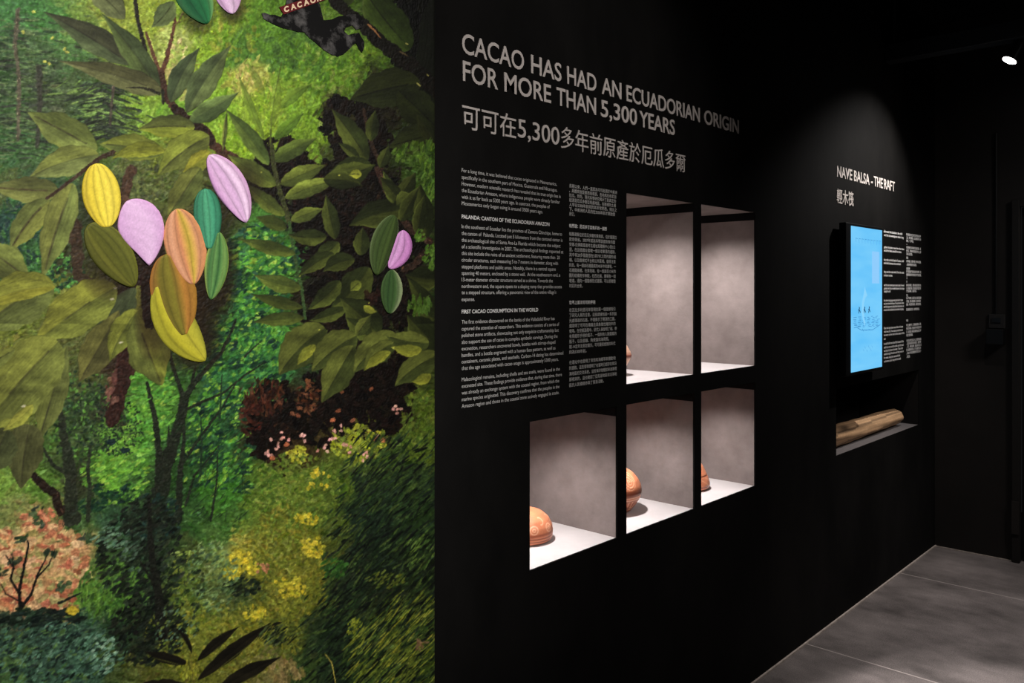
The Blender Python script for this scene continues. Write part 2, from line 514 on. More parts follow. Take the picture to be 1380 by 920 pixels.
def leaf(bx, by, tx, ty, hw, bend=0.0, cA=(110, 118, 46), cB=(88, 98, 48), a=0.85, b=0.85, rib=(48, 50, 30), ribw=0.9,
         alpha=1.0, edge=None, stem=True, ribs=(0.15, 0.9)):
    """a painted leaf from base to tip; cA lies left of the midrib going to the tip, cB right"""
    p0, p2 = np.array([bx, by], float), np.array([tx, ty], float)
    d = p2 - p0; ln = np.linalg.norm(d)
    nrm = np.array([-d[1], d[0]]) / ln
    p1 = (p0 + p2) / 2 + nrm * bend * ln
    N = 48
    t = np.linspace(0, 1, N)[:, None]
    M = (1 - t) ** 2 * p0 + 2 * t * (1 - t) * p1 + t * t * p2
    T = np.gradient(M, axis=0); T /= np.linalg.norm(T, axis=1)[:, None]
    pad = hw + 4
    lo, hi = M.min(0) - pad, M.max(0) + pad
    x0, x1 = max(int((lo[0] - CX0) * S), 0), min(int((hi[0] - CX0) * S) + 1, CW)
    y0, y1 = max(int((lo[1] - CY0) * S), 0), min(int((hi[1] - CY0) * S) + 1, CH)
    if x0 >= x1 or y0 >= y1:
        return
    X, Y = np.meshgrid(np.arange(x0, x1) / S + CX0, np.arange(y0, y1) / S + CY0)
    D = (X[..., None] - M[:, 0]) ** 2 + (Y[..., None] - M[:, 1]) ** 2
    k = D.argmin(-1)
    dx = X - M[k, 0]; dy = Y - M[k, 1]
    s = T[k, 0] * dy - T[k, 1] * dx
    along = T[k, 0] * dx + T[k, 1] * dy
    tt = np.clip(k / (N - 1) + along / ln, 0, 1)
    out = np.maximum(-(along + 0.0) * (k == 0), along * (k == N - 1))
    ph = random.uniform(0, 6)
    tp = np.clip((tt - .6) / .4, 0, 1); tp = tp * tp * (3 - 2 * tp)
    wd = 1.04 * hw * np.sin(math.pi * np.clip(tt, 0, 1) ** a) ** b * (1 - .42 * tp) * (1 + 0.05 * np.sin(tt * 17 + ph) + 0.03 * np.sin(tt * 41 + ph))
    m = np.clip((wd - np.abs(s)) * S * 0.8 + 0.5, 0, 1) * np.clip(1.5 - out * S, 0, 1)
    q = np.clip(np.abs(s) / (wd + 0.01), 0, 1)
    side = np.clip(s / 2.2 + 0.5, 0, 1)[..., None]
    c = np.array(cA, float) * (1 - side) + np.array(cB, float) * side
    vein = np.sin((tt * ln - q * hw * 0.9) * 0.5 + ph) * 0.5 + 0.5
    n1 = bil(BR, (tt * 40 + ph * 9) % 62, (s * 0.9 + 30 + ph * 3) % 62)
    n2 = bil(BR, (X * 0.11 + 200 + ph) % 62, (Y * 0.11 + 200) % 62)
    n3 = bil(BR, (X * 0.6 + 300) % 62, (Y * 1.1 + 300) % 62)
    c = c * (1 + 0.025 * (vein[..., None] - .5) + 0.045 * n1[..., None] + 0.10 * n2[..., None] + 0.015 * n3[..., None] + 0.20 * (q[..., None] - 0.4) * np.where(s < 0, 1, -0.6)[..., None])
    if edge is not None:
        e = (np.clip((q - 0.72) / 0.28, 0, 1) * (s < 0) * np.clip(n2 * 0.5 + 0.7, 0, 1))[..., None]
        c = c * (1 - e) + np.array(edge, float) * e
    r = np.clip(1.3 - np.abs(s) / ribw, 0, 1) * ((tt > ribs[0]) & (tt < ribs[1])) * np.clip(0.55 + 0.3 * n1, 0, 0.9)
    c = c * (1 - r[..., None]) + np.array(rib, float) * r[..., None]
    rim = np.clip(1 - np.abs(wd - np.abs(s)) / 1.1, 0, 1) * (s > 0) * 0.25
    c = c * (1 - rim[..., None])
    m = m * alpha
    sl = (slice(y0, y1), slice(x0, x1))
    CV[sl] = CV[sl] * (1 - m[..., None]) + c * m[..., None]
    LM[sl] = np.maximum(LM[sl], m)
    HT[sl] = HT[sl] * (1 - m) + m * (0.55 + 0.06 * n1 + 0.03 * n3)
    if stem:
        pass


# --- ground colours
wash(5200, 9, 3.4, 9)
wash(11000, 5, 1.9, 13)

# --- upper left: conifers, their colours greyed and lightened to carry the glare haze
for i in range(330):
    x = random.gauss(28, 34); y = random.uniform(20, 215)
    dab(x, y, random.uniform(5, 15), random.uniform(1, 2.2), random.gauss(-5, 8), jit(random.choice([(52, 64, 50), (60, 74, 54), (84, 104, 68), (104, 122, 84), (54, 58, 52), (96, 118, 76)]), 6), .75)
for i in range(260):
    x = random.gauss(140, 26); y = random.uniform(112, 190)
    dab(x, y, random.uniform(5, 14), random.uniform(.9, 1.9), random.gauss(-22 if x > 140 else 14, 9), jit(random.choice([(48, 58, 48), (54, 62, 52), (120, 150, 78), (46, 52, 46)]), 6), .8)
limb([(24, 12), (20, 60), (26, 110), (24, 190)], 3.0, 2.4, (90, 84, 72), (176, 160, 136), .5, .7)
limb([(52, 90), (54, 140), (50, 200)], 4, 3, (62, 62, 56), None, .5, .5)
limb([(153, 115), (150, 140), (148, 170)], 2, 1.8, (75, 68, 62), (140, 125, 110), .4, .8)
for p in [(45, 16), (70, 51), (60, 83), (66, 86), (87, 66), (90, 70), (115, 48), (124, 42), (31, 43)]:
    dab(p[0], p[1], 3, 2, random.uniform(0, 180), (178, 175, 85), .9)
scatter(240, 85, 14, 34, 40, 6, 3, [(165, 155, 100), (185, 172, 125), (140, 160, 70)], (40, 120))
scatter(330, 100, 14, 16, 30, 5, 2.5, [(170, 160, 95), (160, 150, 80), (130, 150, 60)], (40, 120))
scatter(400, 70, 40, 40, 70, 7, 4, [(58, 92, 45), (70, 108, 42), (80, 120, 45)], (0, 180), .55)
scatter(310, 45, 40, 40, 70, 5, 3, [(130, 145, 45), (140, 140, 60), (90, 130, 45)], (0, 180), .6)
scatter(450, 95, 45, 40, 120, 5, 2.4, [(88, 125, 35), (105, 130, 45), (70, 110, 35), (115, 130, 60)], (20, 110), .7)

# --- mid: luminous woods
scatter(350, 370, 48, 70, 330, 5.2, 2.4, [(28, 85, 60), (25, 70, 62), (45, 115, 50), (80, 150, 55), (60, 135, 50), (135, 165, 60), (35, 100, 60)], (-25, 50), .85)
scatter(325, 480, 60, 75, 420, 5, 2.3, [(24, 80, 62), (28, 92, 58), (48, 122, 52), (75, 145, 55), (35, 105, 58), (110, 160, 60)], (0, 65), .85)
scatter(300, 590, 50, 70, 330, 5, 2.2, [(30, 85, 50), (45, 115, 48), (75, 145, 50), (25, 70, 55), (120, 160, 55)], (10, 70), .85)
scatter(190, 545, 45, 70, 300, 6.5, 2.2, [(75, 145, 55), (95, 160, 60), (60, 130, 50), (125, 170, 65)], (-5, 40), .8)
scatter(155, 640, 45, 40, 170, 5.5, 2.0, [(110, 165, 60), (140, 175, 70), (85, 145, 50), (60, 120, 50)], (10, 45), .85)
scatter(110, 560, 60, 60, 420, 3, 1.7, [(40, 62, 45), (50, 75, 48), (70, 110, 52), (95, 145, 60), (38, 52, 42)], (0, 180), .85)
scatter(160, 575, 36, 40, 330, 1.7, 1.2, [(35, 52, 38), (40, 60, 40)], (0, 180), .9)
for p in [(150, 595), (168, 607)]:
    dab(p[0], p[1], 7, 4, 12, (24, 48, 58), .95)
scatter(30, 300, 55, 60, 260, 4.5, 2, [(34, 70, 62), (40, 85, 55), (60, 110, 65), (30, 55, 60), (75, 120, 70)], (0, 180), .85)
scatter(70, 365, 45, 28, 180, 3.2, 2, [(34, 70, 50), (60, 120, 60), (85, 150, 75), (30, 55, 48)], (0, 180), .9)
scatter(190, 245, 40, 30, 120, 4, 2, [(75, 85, 55), (95, 105, 60), (110, 120, 75), (62, 68, 48)], (0, 180), .7)
for i in range(60):
    cx, cy = random.choice([(random.uniform(300, 400), random.uniform(315, 440)), (random.uniform(270, 385), random.uniform(430, 560)), (random.uniform(250, 350), random.uniform(540, 660)), (random.uniform(110, 180), random.uniform(655, 690))])
    scatter(cx, cy, random.uniform(6, 15), random.uniform(4, 9), 11, 4.4, 2, [(18, 58, 44), (22, 66, 46), (20, 52, 52), (30, 76, 44)], (0, 60), .85, 5)
for i in range(260):
    x, y = random.choice([(random.uniform(290, 400), random.uniform(315, 450)), (random.uniform(230, 385), random.uniform(440, 560)), (random.uniform(215, 340), random.uniform(540, 690))])
    dab(x, y, random.uniform(2.5, 5), random.uniform(1.2, 2), random.uniform(-10, 60), jit(random.choice([(120, 160, 60), (90, 146, 56), (140, 165, 64), (70, 130, 58)]), 8), .85)
# trees of the middle distance
DT = (38, 44, 34)
limb([(94, 700), (96, 640), (86, 590), (82, 560), (72, 530)], 9, 3, (46, 52, 40), None, .4)
limb([(118, 700), (121, 660), (118, 630), (122, 600)], 3.4, 2, (48, 56, 42), None, .4)
limb([(92, 640), (70, 625), (56, 600)], 3.5, 1.5, (46, 52, 40), None, .4)
limb([(212, 720), (213, 680), (224, 625), (236, 590), (246, 550), (248, 536)], 10, 5.5, DT, (60, 62, 45), .3)
limb([(248, 538), (240, 515), (232, 490), (228, 470)], 3.4, 2.2, DT, None, .3)
limb([(248, 540), (258, 520), (275, 500), (298, 475), (310, 450), (318, 430)], 4, 1.6, DT, None, .3)
limb([(258, 520), (263, 495)], 2.6, 1.6, DT, None, .3)
limb([(214, 650), (214, 615), (210, 570), (202, 535), (198, 515)], 5, 2.6, DT, None, .3)
limb([(228, 600), (227, 575)], 3, 1.5, DT)
limb([(240, 700), (242, 640), (247, 600), (248, 575)], 5, 2, DT, None, .3)
limb([(245, 625), (262, 600), (280, 575), (300, 548), (318, 515)], 2.4, 1.1, DT, None, .3)
limb([(250, 552), (275, 540), (300, 530), (330, 505), (357, 488)], 2.2, 1, DT, None, .3)
limb([(250, 680), (262, 640), (275, 625), (295, 600)], 2, .9, DT, None, .3)
limb([(284, 700), (292, 650), (293, 610)], 1.8, .9, DT)
limb([(270, 640), (272, 590), (270, 560)], 1.8, .9, (34, 58, 42))
limb([(330, 480), (345, 465), (352, 460)], 1.6, .8, DT); limb([(296, 565), (298, 520), (299, 500)], 1.6, .8, (34, 60, 42))
for i in range(110):
    x = random.uniform(230, 330); y = random.uniform(560, 700)
    dab(x, y, random.uniform(5, 12), .9, random.gauss(50, 14), jit((34, 56, 36), 5), .8)
scatter(205, 700, 40, 34, 160, 5, 2.4, [(32, 42, 34), (40, 55, 42), (30, 60, 58)], (0, 60), .85)

# --- dark thicket behind the right-hand cacao
DKP = [(17, 12, 8), (22, 15, 10), (13, 10, 7), (28, 18, 12)]
for e in [(470, 165, 36, 36), (490, 195, 40, 34), (380, 205, 34, 18), (400, 250, 60, 36), (470, 265, 70, 50), (470, 330, 70, 55), (500, 400, 70, 55), (430, 420, 26, 40), (530, 340, 40, 50), (350, 240, 40, 24), (410, 300, 20, 20)]:
    scatter(*e, int(e[2] * e[3] / 11), 7, 4, DKP, (0, 180), .95, 4)
scatter(450, 270, 90, 60, 60, 5, 2, [(48, 24, 17), (42, 26, 18)], (0, 180), .5)
# rust and black bush
for e in [(372, 560, 40, 46), (440, 560, 60, 40), (500, 540, 56, 50), (352, 590, 20, 30), (470, 500, 60, 40), (545, 500, 25, 30)]:
    scatter(*e, int(e[2] * e[3] / 11), 6, 3.4, [(21, 13, 9), (16, 11, 8), (29, 18, 13)], (0, 180), .95, 4)
scatter(355, 535, 28, 24, 90, 6, 1.8, [(74, 38, 26), (54, 29, 20), (92, 52, 36)], (50, 130), .8)
scatter(338, 560, 14, 30, 50, 5, 2, [(85, 42, 30), (60, 30, 22)], (0, 180), .8)
scatter(415, 535, 18, 22, 60, 4, 2, [(96, 54, 34), (60, 34, 22), (124, 76, 50)], (0, 180), .8)
for p in [(460, 527), (456, 553), (448, 565), (475, 566), (394, 557), (402, 560), (500, 524), (498, 581), (515, 592)]:
    dab(p[0], p[1], 4, 2.8, random.uniform(0, 180), jit((134, 80, 54), 14), .85)

# --- lower middle: olive meadow, yellow-green bush
scatter(400, 660, 60, 50, 420, 4.6, 2, [(92, 116, 42), (108, 128, 48), (78, 100, 38), (120, 132, 55)], (0, 180), .75)
scatter(385, 760, 55, 80, 520, 4.4, 2, [(118, 118, 40), (104, 110, 38), (135, 128, 45), (92, 98, 36)], (0, 180), .75)
scatter(300, 860, 110, 50, 520, 4.4, 1.9, [(120, 124, 44), (105, 112, 42), (138, 134, 48), (92, 102, 40)], (0, 180), .75)
scatter(485, 597, 40, 24, 210, 3.4, 2.2, [(150, 158, 42), (132, 142, 46), (168, 170, 50), (110, 122, 44), (95, 100, 40)], (0, 180), .9)
scatter(560, 575, 22, 50, 180, 5, 2, [(84, 104, 34), (98, 114, 40), (72, 92, 32)], (0, 120), .8)
scatter(400, 612, 14, 12, 30, 3, 2.2, [(165, 165, 50), (150, 150, 50)], (0, 180), .9)
for i in range(46):
    cx, cy = random.choice([(381, 586), (379, 600), (408, 588), (364, 608), (366, 612), (440, 604), (447, 593), (454, 577), (503, 586), (492, 614), (535, 551), (468, 605)])
    dab(random.gauss(cx, 4), random.gauss(cy, 4), 2.8, 2.1, random.uniform(0, 180), jit((205, 150, 146), 14), .95)
for p in [(367, 617), (386, 599), (516, 593), (506, 591), (448, 566)]:
    dab(p[0], p[1], 4, 3, 10, (176, 100, 70), .9)
# bright daisies-yellow clumps
for (cx, cy, rx, ry, n) in [(325, 752, 16, 10, 40), (330, 765, 20, 9, 36), (312, 772, 12, 8, 20), (422, 737, 15, 14, 44), (343, 826, 15, 9, 34), (390, 790, 22, 14, 44), (412, 700, 16, 8, 20), (430, 650, 20, 20, 16)]:
    scatter(cx, cy, rx, ry, n, 3.6, 2.5, [(204, 184, 52), (178, 165, 48), (160, 152, 45)], (0, 180), .92)
scatter(354, 765, 9, 9, 14, 3, 2, [(185, 125, 95), (165, 110, 80)], (0, 180), .9)
scatter(325, 790, 26, 12, 60, 4, 2.3, [(30, 40, 28), (24, 32, 26), (45, 58, 38)], (0, 60), .9)
scatter(285, 775, 34, 50, 190, 4.4, 1.8, [(112, 138, 92), (95, 122, 80), (130, 150, 95), (88, 110, 62), (70, 95, 70)], (0, 60), .8)
scatter(250, 800, 26, 60, 170, 3.6, 2, [(40, 52, 36), (98, 118, 50), (120, 132, 55), (60, 76, 44)], (0, 90), .85)

# --- lower left: salmon tree, clearing, blue bush, dark tree
for i in range(520):
    t = random.uniform(0, 6.283); r = math.sqrt(random.random())
    x = 42 + 76 * r * math.cos(t); y = 762 + 68 * r * math.sin(t)
    if y > 822 or (x > 80 and y > 810) or (y < 715 and x < 26) or (math.sin(x * .16) * math.sin(y * .19 + x * .05) > .55): continue
    dab(x, y, random.uniform(6, 10), random.uniform(3.2, 5.5), random.gauss(20, 30), jit(random.choice([(196, 158, 116), (188, 148, 108), (176, 112, 84), (198, 162, 126), (168, 98, 76), (150, 142, 92)]), 8), .85)
for (cx, cy) in [(52, 690), (30, 728), (20, 755), (68, 745), (55, 705), (0, 770), (86, 790), (118, 725)]:
    scatter(cx, cy, 9, 7, 7, 5, 2.6, [(40, 58, 46), (60, 85, 55), (48, 66, 50)], (0, 70), .85)
scatter(62, 692, 10, 9, 14, 4, 3, [(194, 118, 92), (202, 138, 110)], (0, 180), .9)
BK = (28, 26, 24)
limb([(27, 826), (26, 795), (32, 765), (38, 735), (37, 728)], 2.8, 1.3, BK, None, .2)
limb([(28, 820), (42, 800), (50, 775), (60, 755), (64, 745)], 2.2, 1, BK, None, .2)
limb([(26, 800), (14, 780), (18, 765), (8, 748)], 2, 1.2, BK, None, .2)
limb([(18, 765), (16, 745)], 1.2, .8, BK); limb([(50, 778), (66, 760), (74, 740)], 1.3, .7, BK)
limb([(30, 812), (8, 800), (0, 785)], 1.4, .8, BK)
scatter(40, 832, 75, 12, 120, 7, 2.6, [(26, 38, 34), (34, 50, 40)], (-5, 30), .9)
limb([(80, 812), (95, 805), (110, 798)], 2, 1.2, (30, 36, 32))
dab(97, 822, 9, 6, 0, (190, 165, 45), .9)
scatter(155, 795, 50, 40, 320, 5, 2, [(70, 112, 46), (80, 124, 48), (54, 92, 40), (94, 134, 54), (60, 84, 44)], (20, 90), .85)
for x in (117, 133, 151, 108):
    dab(x, 800 + random.uniform(-10, 10), 18, .9, 86, (130, 165, 75), .7)
scatter(70, 880, 100, 42, 620, 5, 1.8, [(70, 104, 90), (55, 84, 74), (90, 125, 112), (36, 58, 52), (28, 44, 42), (80, 108, 60)], (10, 60), .85)
scatter(140, 880, 18, 30, 60, 4, 1.7, [(125, 155, 140), (100, 135, 120)], (10, 60), .85)
scatter(190, 750, 60, 70, 470, 5, 2.3, [(32, 42, 32), (26, 34, 27), (46, 62, 42), (40, 50, 38), (28, 36, 28)], (10, 60), .85)
scatter(200, 850, 50, 46, 330, 5, 2.3, [(28, 36, 28), (22, 29, 23), (42, 54, 36)], (10, 70), .85)
scatter(150, 725, 24, 16, 40, 5, 1.6, [(105, 135, 115), (80, 110, 95)], (10, 40), .85)
scatter(180, 740, 18, 30, 40, 4, 1.4, [(85, 108, 95), (66, 90, 76)], (20, 60), .8)
scatter(245, 745, 14, 4, 16, 3, 1.2, [(160, 180, 100), (130, 150, 70)], (10, 30), .9)
limb([(201, 670), (202, 720), (206, 760), (214, 800), (218, 858)], 2.4, 7, (32, 34, 28), None, .25)
limb([(190, 758), (205, 782), (212, 800)], 1.4, 2.6, (32, 34, 28))
scatter(235, 845, 30, 30, 60, 3, 1.4, [(110, 140, 120), (130, 150, 70), (80, 110, 90)], (10, 60), .75)

# --- lower right: dark slanting needles with lit grasses
for i in range(2300):
    x = random.uniform(395, 598); y = random.uniform(585, 985)
    lim = 480 - (y - 600) * 0.22 if y < 800 else 430 - (y - 800) * 0.1
    if x < lim + random.gauss(0, 12): continue
    if y < 640 and x > 540 and random.random() < .6: continue
    c = random.choice([(24, 36, 26), (30, 48, 30), (20, 28, 22), (40, 64, 34), (18, 24, 20), (60, 82, 40), (36, 50, 40), (74, 94, 44)])
    dab(x, y, random.uniform(5, 13), random.uniform(.8, 1.9), random.gauss(44, 9), jit(c, 5), .85)
for i in range(330):
    x = random.uniform(470, 590); y = random.uniform(800, 960)
    if x - 470 + (y - 800) * .9 < 60: continue
    dab(x, y, random.uniform(6, 16), random.uniform(.7, 1.3), random.gauss(47, 5), jit(random.choice([(138, 145, 48), (118, 130, 45), (158, 158, 55), (90, 105, 40)]), 8), .85)
scatter(478, 845, 12, 12, 36, 3.6, 1.3, [(140, 148, 45), (120, 130, 42)], (30, 70), .9)
scatter(520, 780, 26, 12, 40, 4, 1.3, [(110, 118, 42), (95, 108, 40)], (20, 60), .8)
scatter(565, 745, 22, 22, 40, 7, 1.2, [(110, 135, 60), (75, 105, 48)], (35, 60), .8)
scatter(450, 765, 18, 12, 34, 5, 2, [(52, 105, 42), (42, 86, 40)], (20, 60), .85)
scatter(568, 870, 8, 8, 10, 4, 2, [(130, 100, 75)], (0, 180), .8)
limb([(439, 882), (447, 893), (452, 920), (453, 950)], .9, 1.1, (165, 150, 70))
scatter(385, 905, 26, 18, 50, 6, 3, [(150, 125, 85), (130, 118, 70)], (60, 120), .7)
# near silhouettes of palm-like leaves at the foot
BL = (30, 27, 18)
for (bx, by, tx, ty, hw, bd) in [(254, 893, 194, 877, 7, -.05), (258, 880, 236, 846, 3, .22), (266, 890, 322, 844, 6.5, -.06), (266, 916, 366, 838, 8.5, -.03), (292, 930, 378, 885, 9, -.05), (260, 926, 170, 926, 16, -.12), (366, 842, 380, 838, 2, 0)]:
    leaf(bx, by, tx, ty, hw, bd, BL, (36, 32, 22), .9, .8, (20, 18, 12), .6)
    dab((bx + tx) / 2, (by + ty) / 2 + hw * .8, abs(tx - bx) * .4, .9, math.degrees(math.atan2(by - ty, tx - bx)) % 180, (125, 130, 55), .5)
limb([(262, 930), (258, 895), (256, 880)], 3, 1.2, (110, 108, 42)); scatter(255, 905, 12, 12, 26, 4, 1.6, [(150, 150, 48), (120, 124, 42)], (40, 140), .85)
leaf(366, 842, 345, 862, 2, .1, (70, 76, 40), (40, 44, 30)); 
scatter(375, 855, 24, 14, 70, 6, 1.2, [(34, 44, 30), (80, 96, 60), (24, 32, 24)], (30, 60), .85)

# --- trunk and limbs of the left cacao
TR = (52, 34, 28)
blob(200, 400, 26, 60, (40, 26, 20), .9, 90)
limb([(206, 340), (202, 380), (200, 430), (198, 450)], 12, 11, (42, 27, 22), None, .2)
limb([(176, 228), (170, 250), (166, 272), (162, 290)], 6, 7, (78, 58, 46), (104, 82, 66), .3)
limb([(100, 300), (103, 330), (104, 372), (140, 388)], 8, 5, (66, 52, 40), None, .3, .85)
limb([(172, 470), (166, 500), (158, 540), (150, 568)], 11, 8, (56, 34, 30), None, .3)
scatter(151, 525, 8, 26, 20, 5, 3, [(122, 86, 76), (98, 66, 58)], (50, 100), .8)
limb([(44, 640), (60, 655), (74, 665), (82, 690)], 5, 6, (44, 32, 26), (112, 84, 70), .3)
limb([(190, -30), (182, 0), (186, 30), (193, 55), (196, 70)], 2.6, 2.8, (40, 36, 30), None, .2)
limb([(196, 70), (215, 98)], 1.6, 1.6, (92, 78, 58))
limb([(197, 45), (206, 72), (215, 98)], 2, 3, (96, 66, 50), None, .2)
limb([(233, 12), (236, 30), (230, 55), (224, 80), (218, 98)], 1.5, 3.4, (90, 58, 44), (120, 84, 62), .4)
limb([(246, 18), (240, 30), (234, 34)], 1.2, 1.2, (110, 96, 60))
limb([(217, 98), (220, 115), (227, 135), (238, 148), (250, 160), (266, 170), (278, 178), (288, 196), (304, 208), (330, 222)], 4.5, 6, (70, 48, 38), (128, 92, 70), .25)
limb([(236, 146), (250, 160), (266, 171), (276, 178), (284, 190)], 5.5, 6.5, (46, 32, 26), (120, 84, 62), .3)

# --- leaves on the left
OL, OM, OD = (126, 130, 48), (104, 112, 50), (84, 92, 50)
GD, GE = (72, 82, 52), (58, 66, 44)
leaf(168, 26, 112, -24, 16, .08, (92, 98, 66), (80, 84, 58))
leaf(234, 2, 204, 37, 13, -.1, (92, 104, 66), (80, 92, 60))
leaf(212, 98, 57, 15, 15, .02, (76, 86, 58), (66, 70, 50), 1.15, 1.0, (50, 48, 38))
leaf(178, 88, 62, 17, 16, .03, (74, 84, 58), (64, 66, 48), .8, 1.0, (46, 44, 36), 1.1)
leaf(216, 124, 136, 17, 15, .05, (84, 98, 56), (66, 78, 50), .8, .95, (48, 50, 36))
leaf(218, 124, 78, 82, 15, .05, (98, 100, 66), (80, 80, 52), .62, .85, (64, 60, 44))
limb([(214, 126), (205, 122), (190, 118), (170, 118)], 2.4, .8, (44, 42, 32)); limb([(219, 122), (220, 140)], 2.4, 1.6, (44, 42, 34))
leaf(230, 138, 269, 64, 14, -.1, (66, 78, 54), (80, 92, 60), .8, .9, (56, 64, 46))
leaf(251, 152, 311, 61, 17, -.06, (74, 86, 56), (92, 104, 64), .85, .9, (70, 82, 54))
leaf(255, 163, 322, 124, 13, .04, (96, 114, 66), (74, 90, 54), .75, .9, (70, 82, 54))
leaf(300, 204, 306, 147, 3, 0, OM, OD)
leaf(131, 201, 37, 151, 22, .0, (112, 122, 66), (100, 110, 56), .85, .75, (58, 52, 38), 1.4, 1, (128, 134, 64))
leaf(133, 208, 38, 240, 19, .1, (104, 112, 66), (112, 118, 60), .8, .8, (80, 84, 50))
leaf(262, 172, 188, 174, 15, .08, (112, 120, 44), (78, 84, 42), .8, .6, (58, 58, 34), 1.2, 1, (140, 142, 46))
leaf(220, 206, 134, 194, 17, .05, (88, 98, 50), (108, 114, 48), .9, .7, (66, 70, 40), 1.0, 1, (134, 138, 50))
leaf(222, 204, 150, 214, 10, .2, (126, 130, 46), (118, 122, 44), .8, .8, (110, 112, 46), 0.8)
leaf(282, 183, 212, 236, 21, .1, (92, 98, 48), (116, 124, 50), .8, .75, (54, 56, 36), 1.3, 1)
leaf(284, 204, 246, 232, 12, -.06, (128, 132, 50), (140, 138, 48), .8, .7, (120, 118, 46), .8)
leaf(270, 226, 224, 296, 17, .02, (84, 92, 48), (98, 102, 50), .8, .7, (66, 66, 40), 1.0)
leaf(78, 257, -14, 252, 17, -.02, (108, 112, 62), (98, 102, 58), .7, .7, (74, 60, 44), 1.5)
leaf(66, 270, 13, 341, 18, .12, (118, 122, 62), (100, 108, 58), .8, .7, (60, 50, 38), 1.8, 1, (132, 134, 62))
leaf(98, 247, 57, 376, 20, .03, (112, 122, 66), (116, 120, 62), .75, .7, (66, 60, 42), 1.8)
limb([(152, 205), (136, 212), (120, 224), (100, 240), (76, 258), (62, 268)], 3.4, 2, (66, 50, 40), (84, 66, 52), .2)
leaf(-30, 330, 40, 378, 22, -.06, (104, 112, 58), (94, 100, 52), 1.1, .7, (58, 50, 38), 1.4)
leaf(182, 388, 110, 470, 19, -.14, (76, 86, 58), (70, 78, 54), .8, .7, (58, 62, 42), .8)
leaf(160, 418, 106, 514, 22, -.02, (84, 82, 48), (100, 98, 52), 1.2, .7, (66, 62, 40), 1.2)
leaf(72, 384, -30, 452, 34, .16, (100, 108, 58), (130, 132, 54), .8, .6, (78, 80, 48), 1.4, 1)
leaf(74, 386, -40, 420, 13, .15, (140, 138, 52), (128, 130, 54), .8, .7, (120, 120, 54))
leaf(156, 386, 47, 462, 30, .05, (112, 118, 54), (134, 136, 56), .8, .6, (66, 66, 40), 1.3, 1, None, True, (.3, .62))
leaf(90, 464, 52, 594, 19, .0, (96, 102, 56), (108, 114, 58), 1.15, .75, (62, 62, 42), 1.4)
leaf(78, 460, -38, 592, 40, .03, (106, 112, 56), (122, 126, 58), .75, .6, (62, 60, 40), 1.6, 1, None, True, (.1, .55))
leaf(20, 470, -30, 500, 10, 0, (104, 110, 56), (114, 118, 56))
leaf(38, 566, -30, 610, 16, .05, (116, 122, 58), (128, 132, 60), .8, .6, (100, 104, 52), 1)
leaf(40, 572, 28, 658, 24, .04, (80, 82, 50), (86, 88, 54), .7, .6, (58, 56, 40), 1.2)
leaf(10, 578, -20, 640, 24, .0, (74, 80, 50), (82, 86, 52), .8, .6, (58, 56, 40), 1.2)
leaf(44, 545, 4, 580, 8, -.1, (136, 138, 60), (140, 140, 62), .8, .7, (130, 130, 60), .5)
limb([(186, 388), (187, 410), (184, 425)], 3.2, 3, (112, 114, 52))
leaf(186, 418, 148, 486, 17, .1, (108, 114, 50), (122, 126, 52), .8, .65, (84, 88, 46), 1)
leaf(184, 424, 218, 519, 27, .04, (120, 124, 52), (100, 106, 52), 1.15, .6, (50, 46, 32), 1.6, 1, None, True, (.25, .95))
leaf(188, 416, 216, 448, 9, -.1, (132, 134, 50), (118, 122, 48), .8, .65, (104, 106, 46), .8)
for p in [(32, 547), (151, 403), (163, 461), (155, 388)]:  # white glints of glare on paint bumps, put in as colour
    dab(p[0], p[1], 3.4, 1.5, 10, (190, 182, 170), .9)

# --- faint leaves over the lit ground, top centre
leaf(356, 187, 321, 100, 5.5, -.03, (104, 126, 44), (92, 112, 42), .9, .8, (84, 100, 40), .6, .8)
leaf(357, 130, 334, 84, 5, .0, (112, 130, 50), (96, 116, 46), .9, .8, (90, 104, 40), .6, .55)
limb([(379, 85), (370, 130), (366, 160), (364, 195)], .9, 1.4, (84, 96, 38), None, .2, .8)
leaf(366, 170, 374, 96, 5, .1, (104, 126, 42), (100, 118, 42), .8, .8, (90, 104, 40), .5, .55)
leaf(378, 146, 420, 113, 7, -.1, (98, 122, 42), (82, 106, 38), .8, .85, (74, 94, 36), .6, .85)
leaf(370, 188, 410, 152, 8, -.05, (88, 116, 36), (74, 100, 34), .8, .85, (70, 90, 34), .6, .9)
leaf(362, 222, 304, 147, 11, .05, (86, 102, 46), (70, 86, 42), .75, .85, (60, 74, 38), .7)
leaf(368, 217, 427, 186, 11, -.04, (90, 106, 46), (70, 84, 40), .75, .8, (60, 72, 36), .8)
leaf(352, 242, 312, 214, 5, .05, (78, 90, 46), (66, 76, 40), .8, .8)
# stem of the slender shrub and its paired leaves
limb([(366, 196), (368, 220), (375, 250), (384, 280), (390, 300)], 3.2, 3.4, (62, 66, 38), None, .2)
limb([(390, 300), (394, 330), (400, 360), (406, 385), (411, 430)], 2.6, 2.2, (60, 84, 48), None, .2)
for L in [(372, 250, 306, 208, 13, -.03, 1), (384, 290, 330, 246, 10, -.06, 1), (378, 248, 440, 222, 12, -.02, 1), (384, 267, 458, 243, 11, -.08, 1.25), (392, 297, 436, 281, 9, -.03, 1.1),
          (386, 308, 344, 292, 9, .05, .75), (398, 342, 322, 322, 9, -.02, .9), (406, 388, 342, 370, 11, -.08, .95), (408, 414, 338, 396, 8, -.04, .75), (410, 428, 340, 434, 9, .03, .8)]:
    k = L[6]
    leaf(*L[:6], (94 * k, 104 * k, 44 * k), (74 * k, 84 * k, 38 * k), .8, .8, (58, 66, 32), .6, .95)

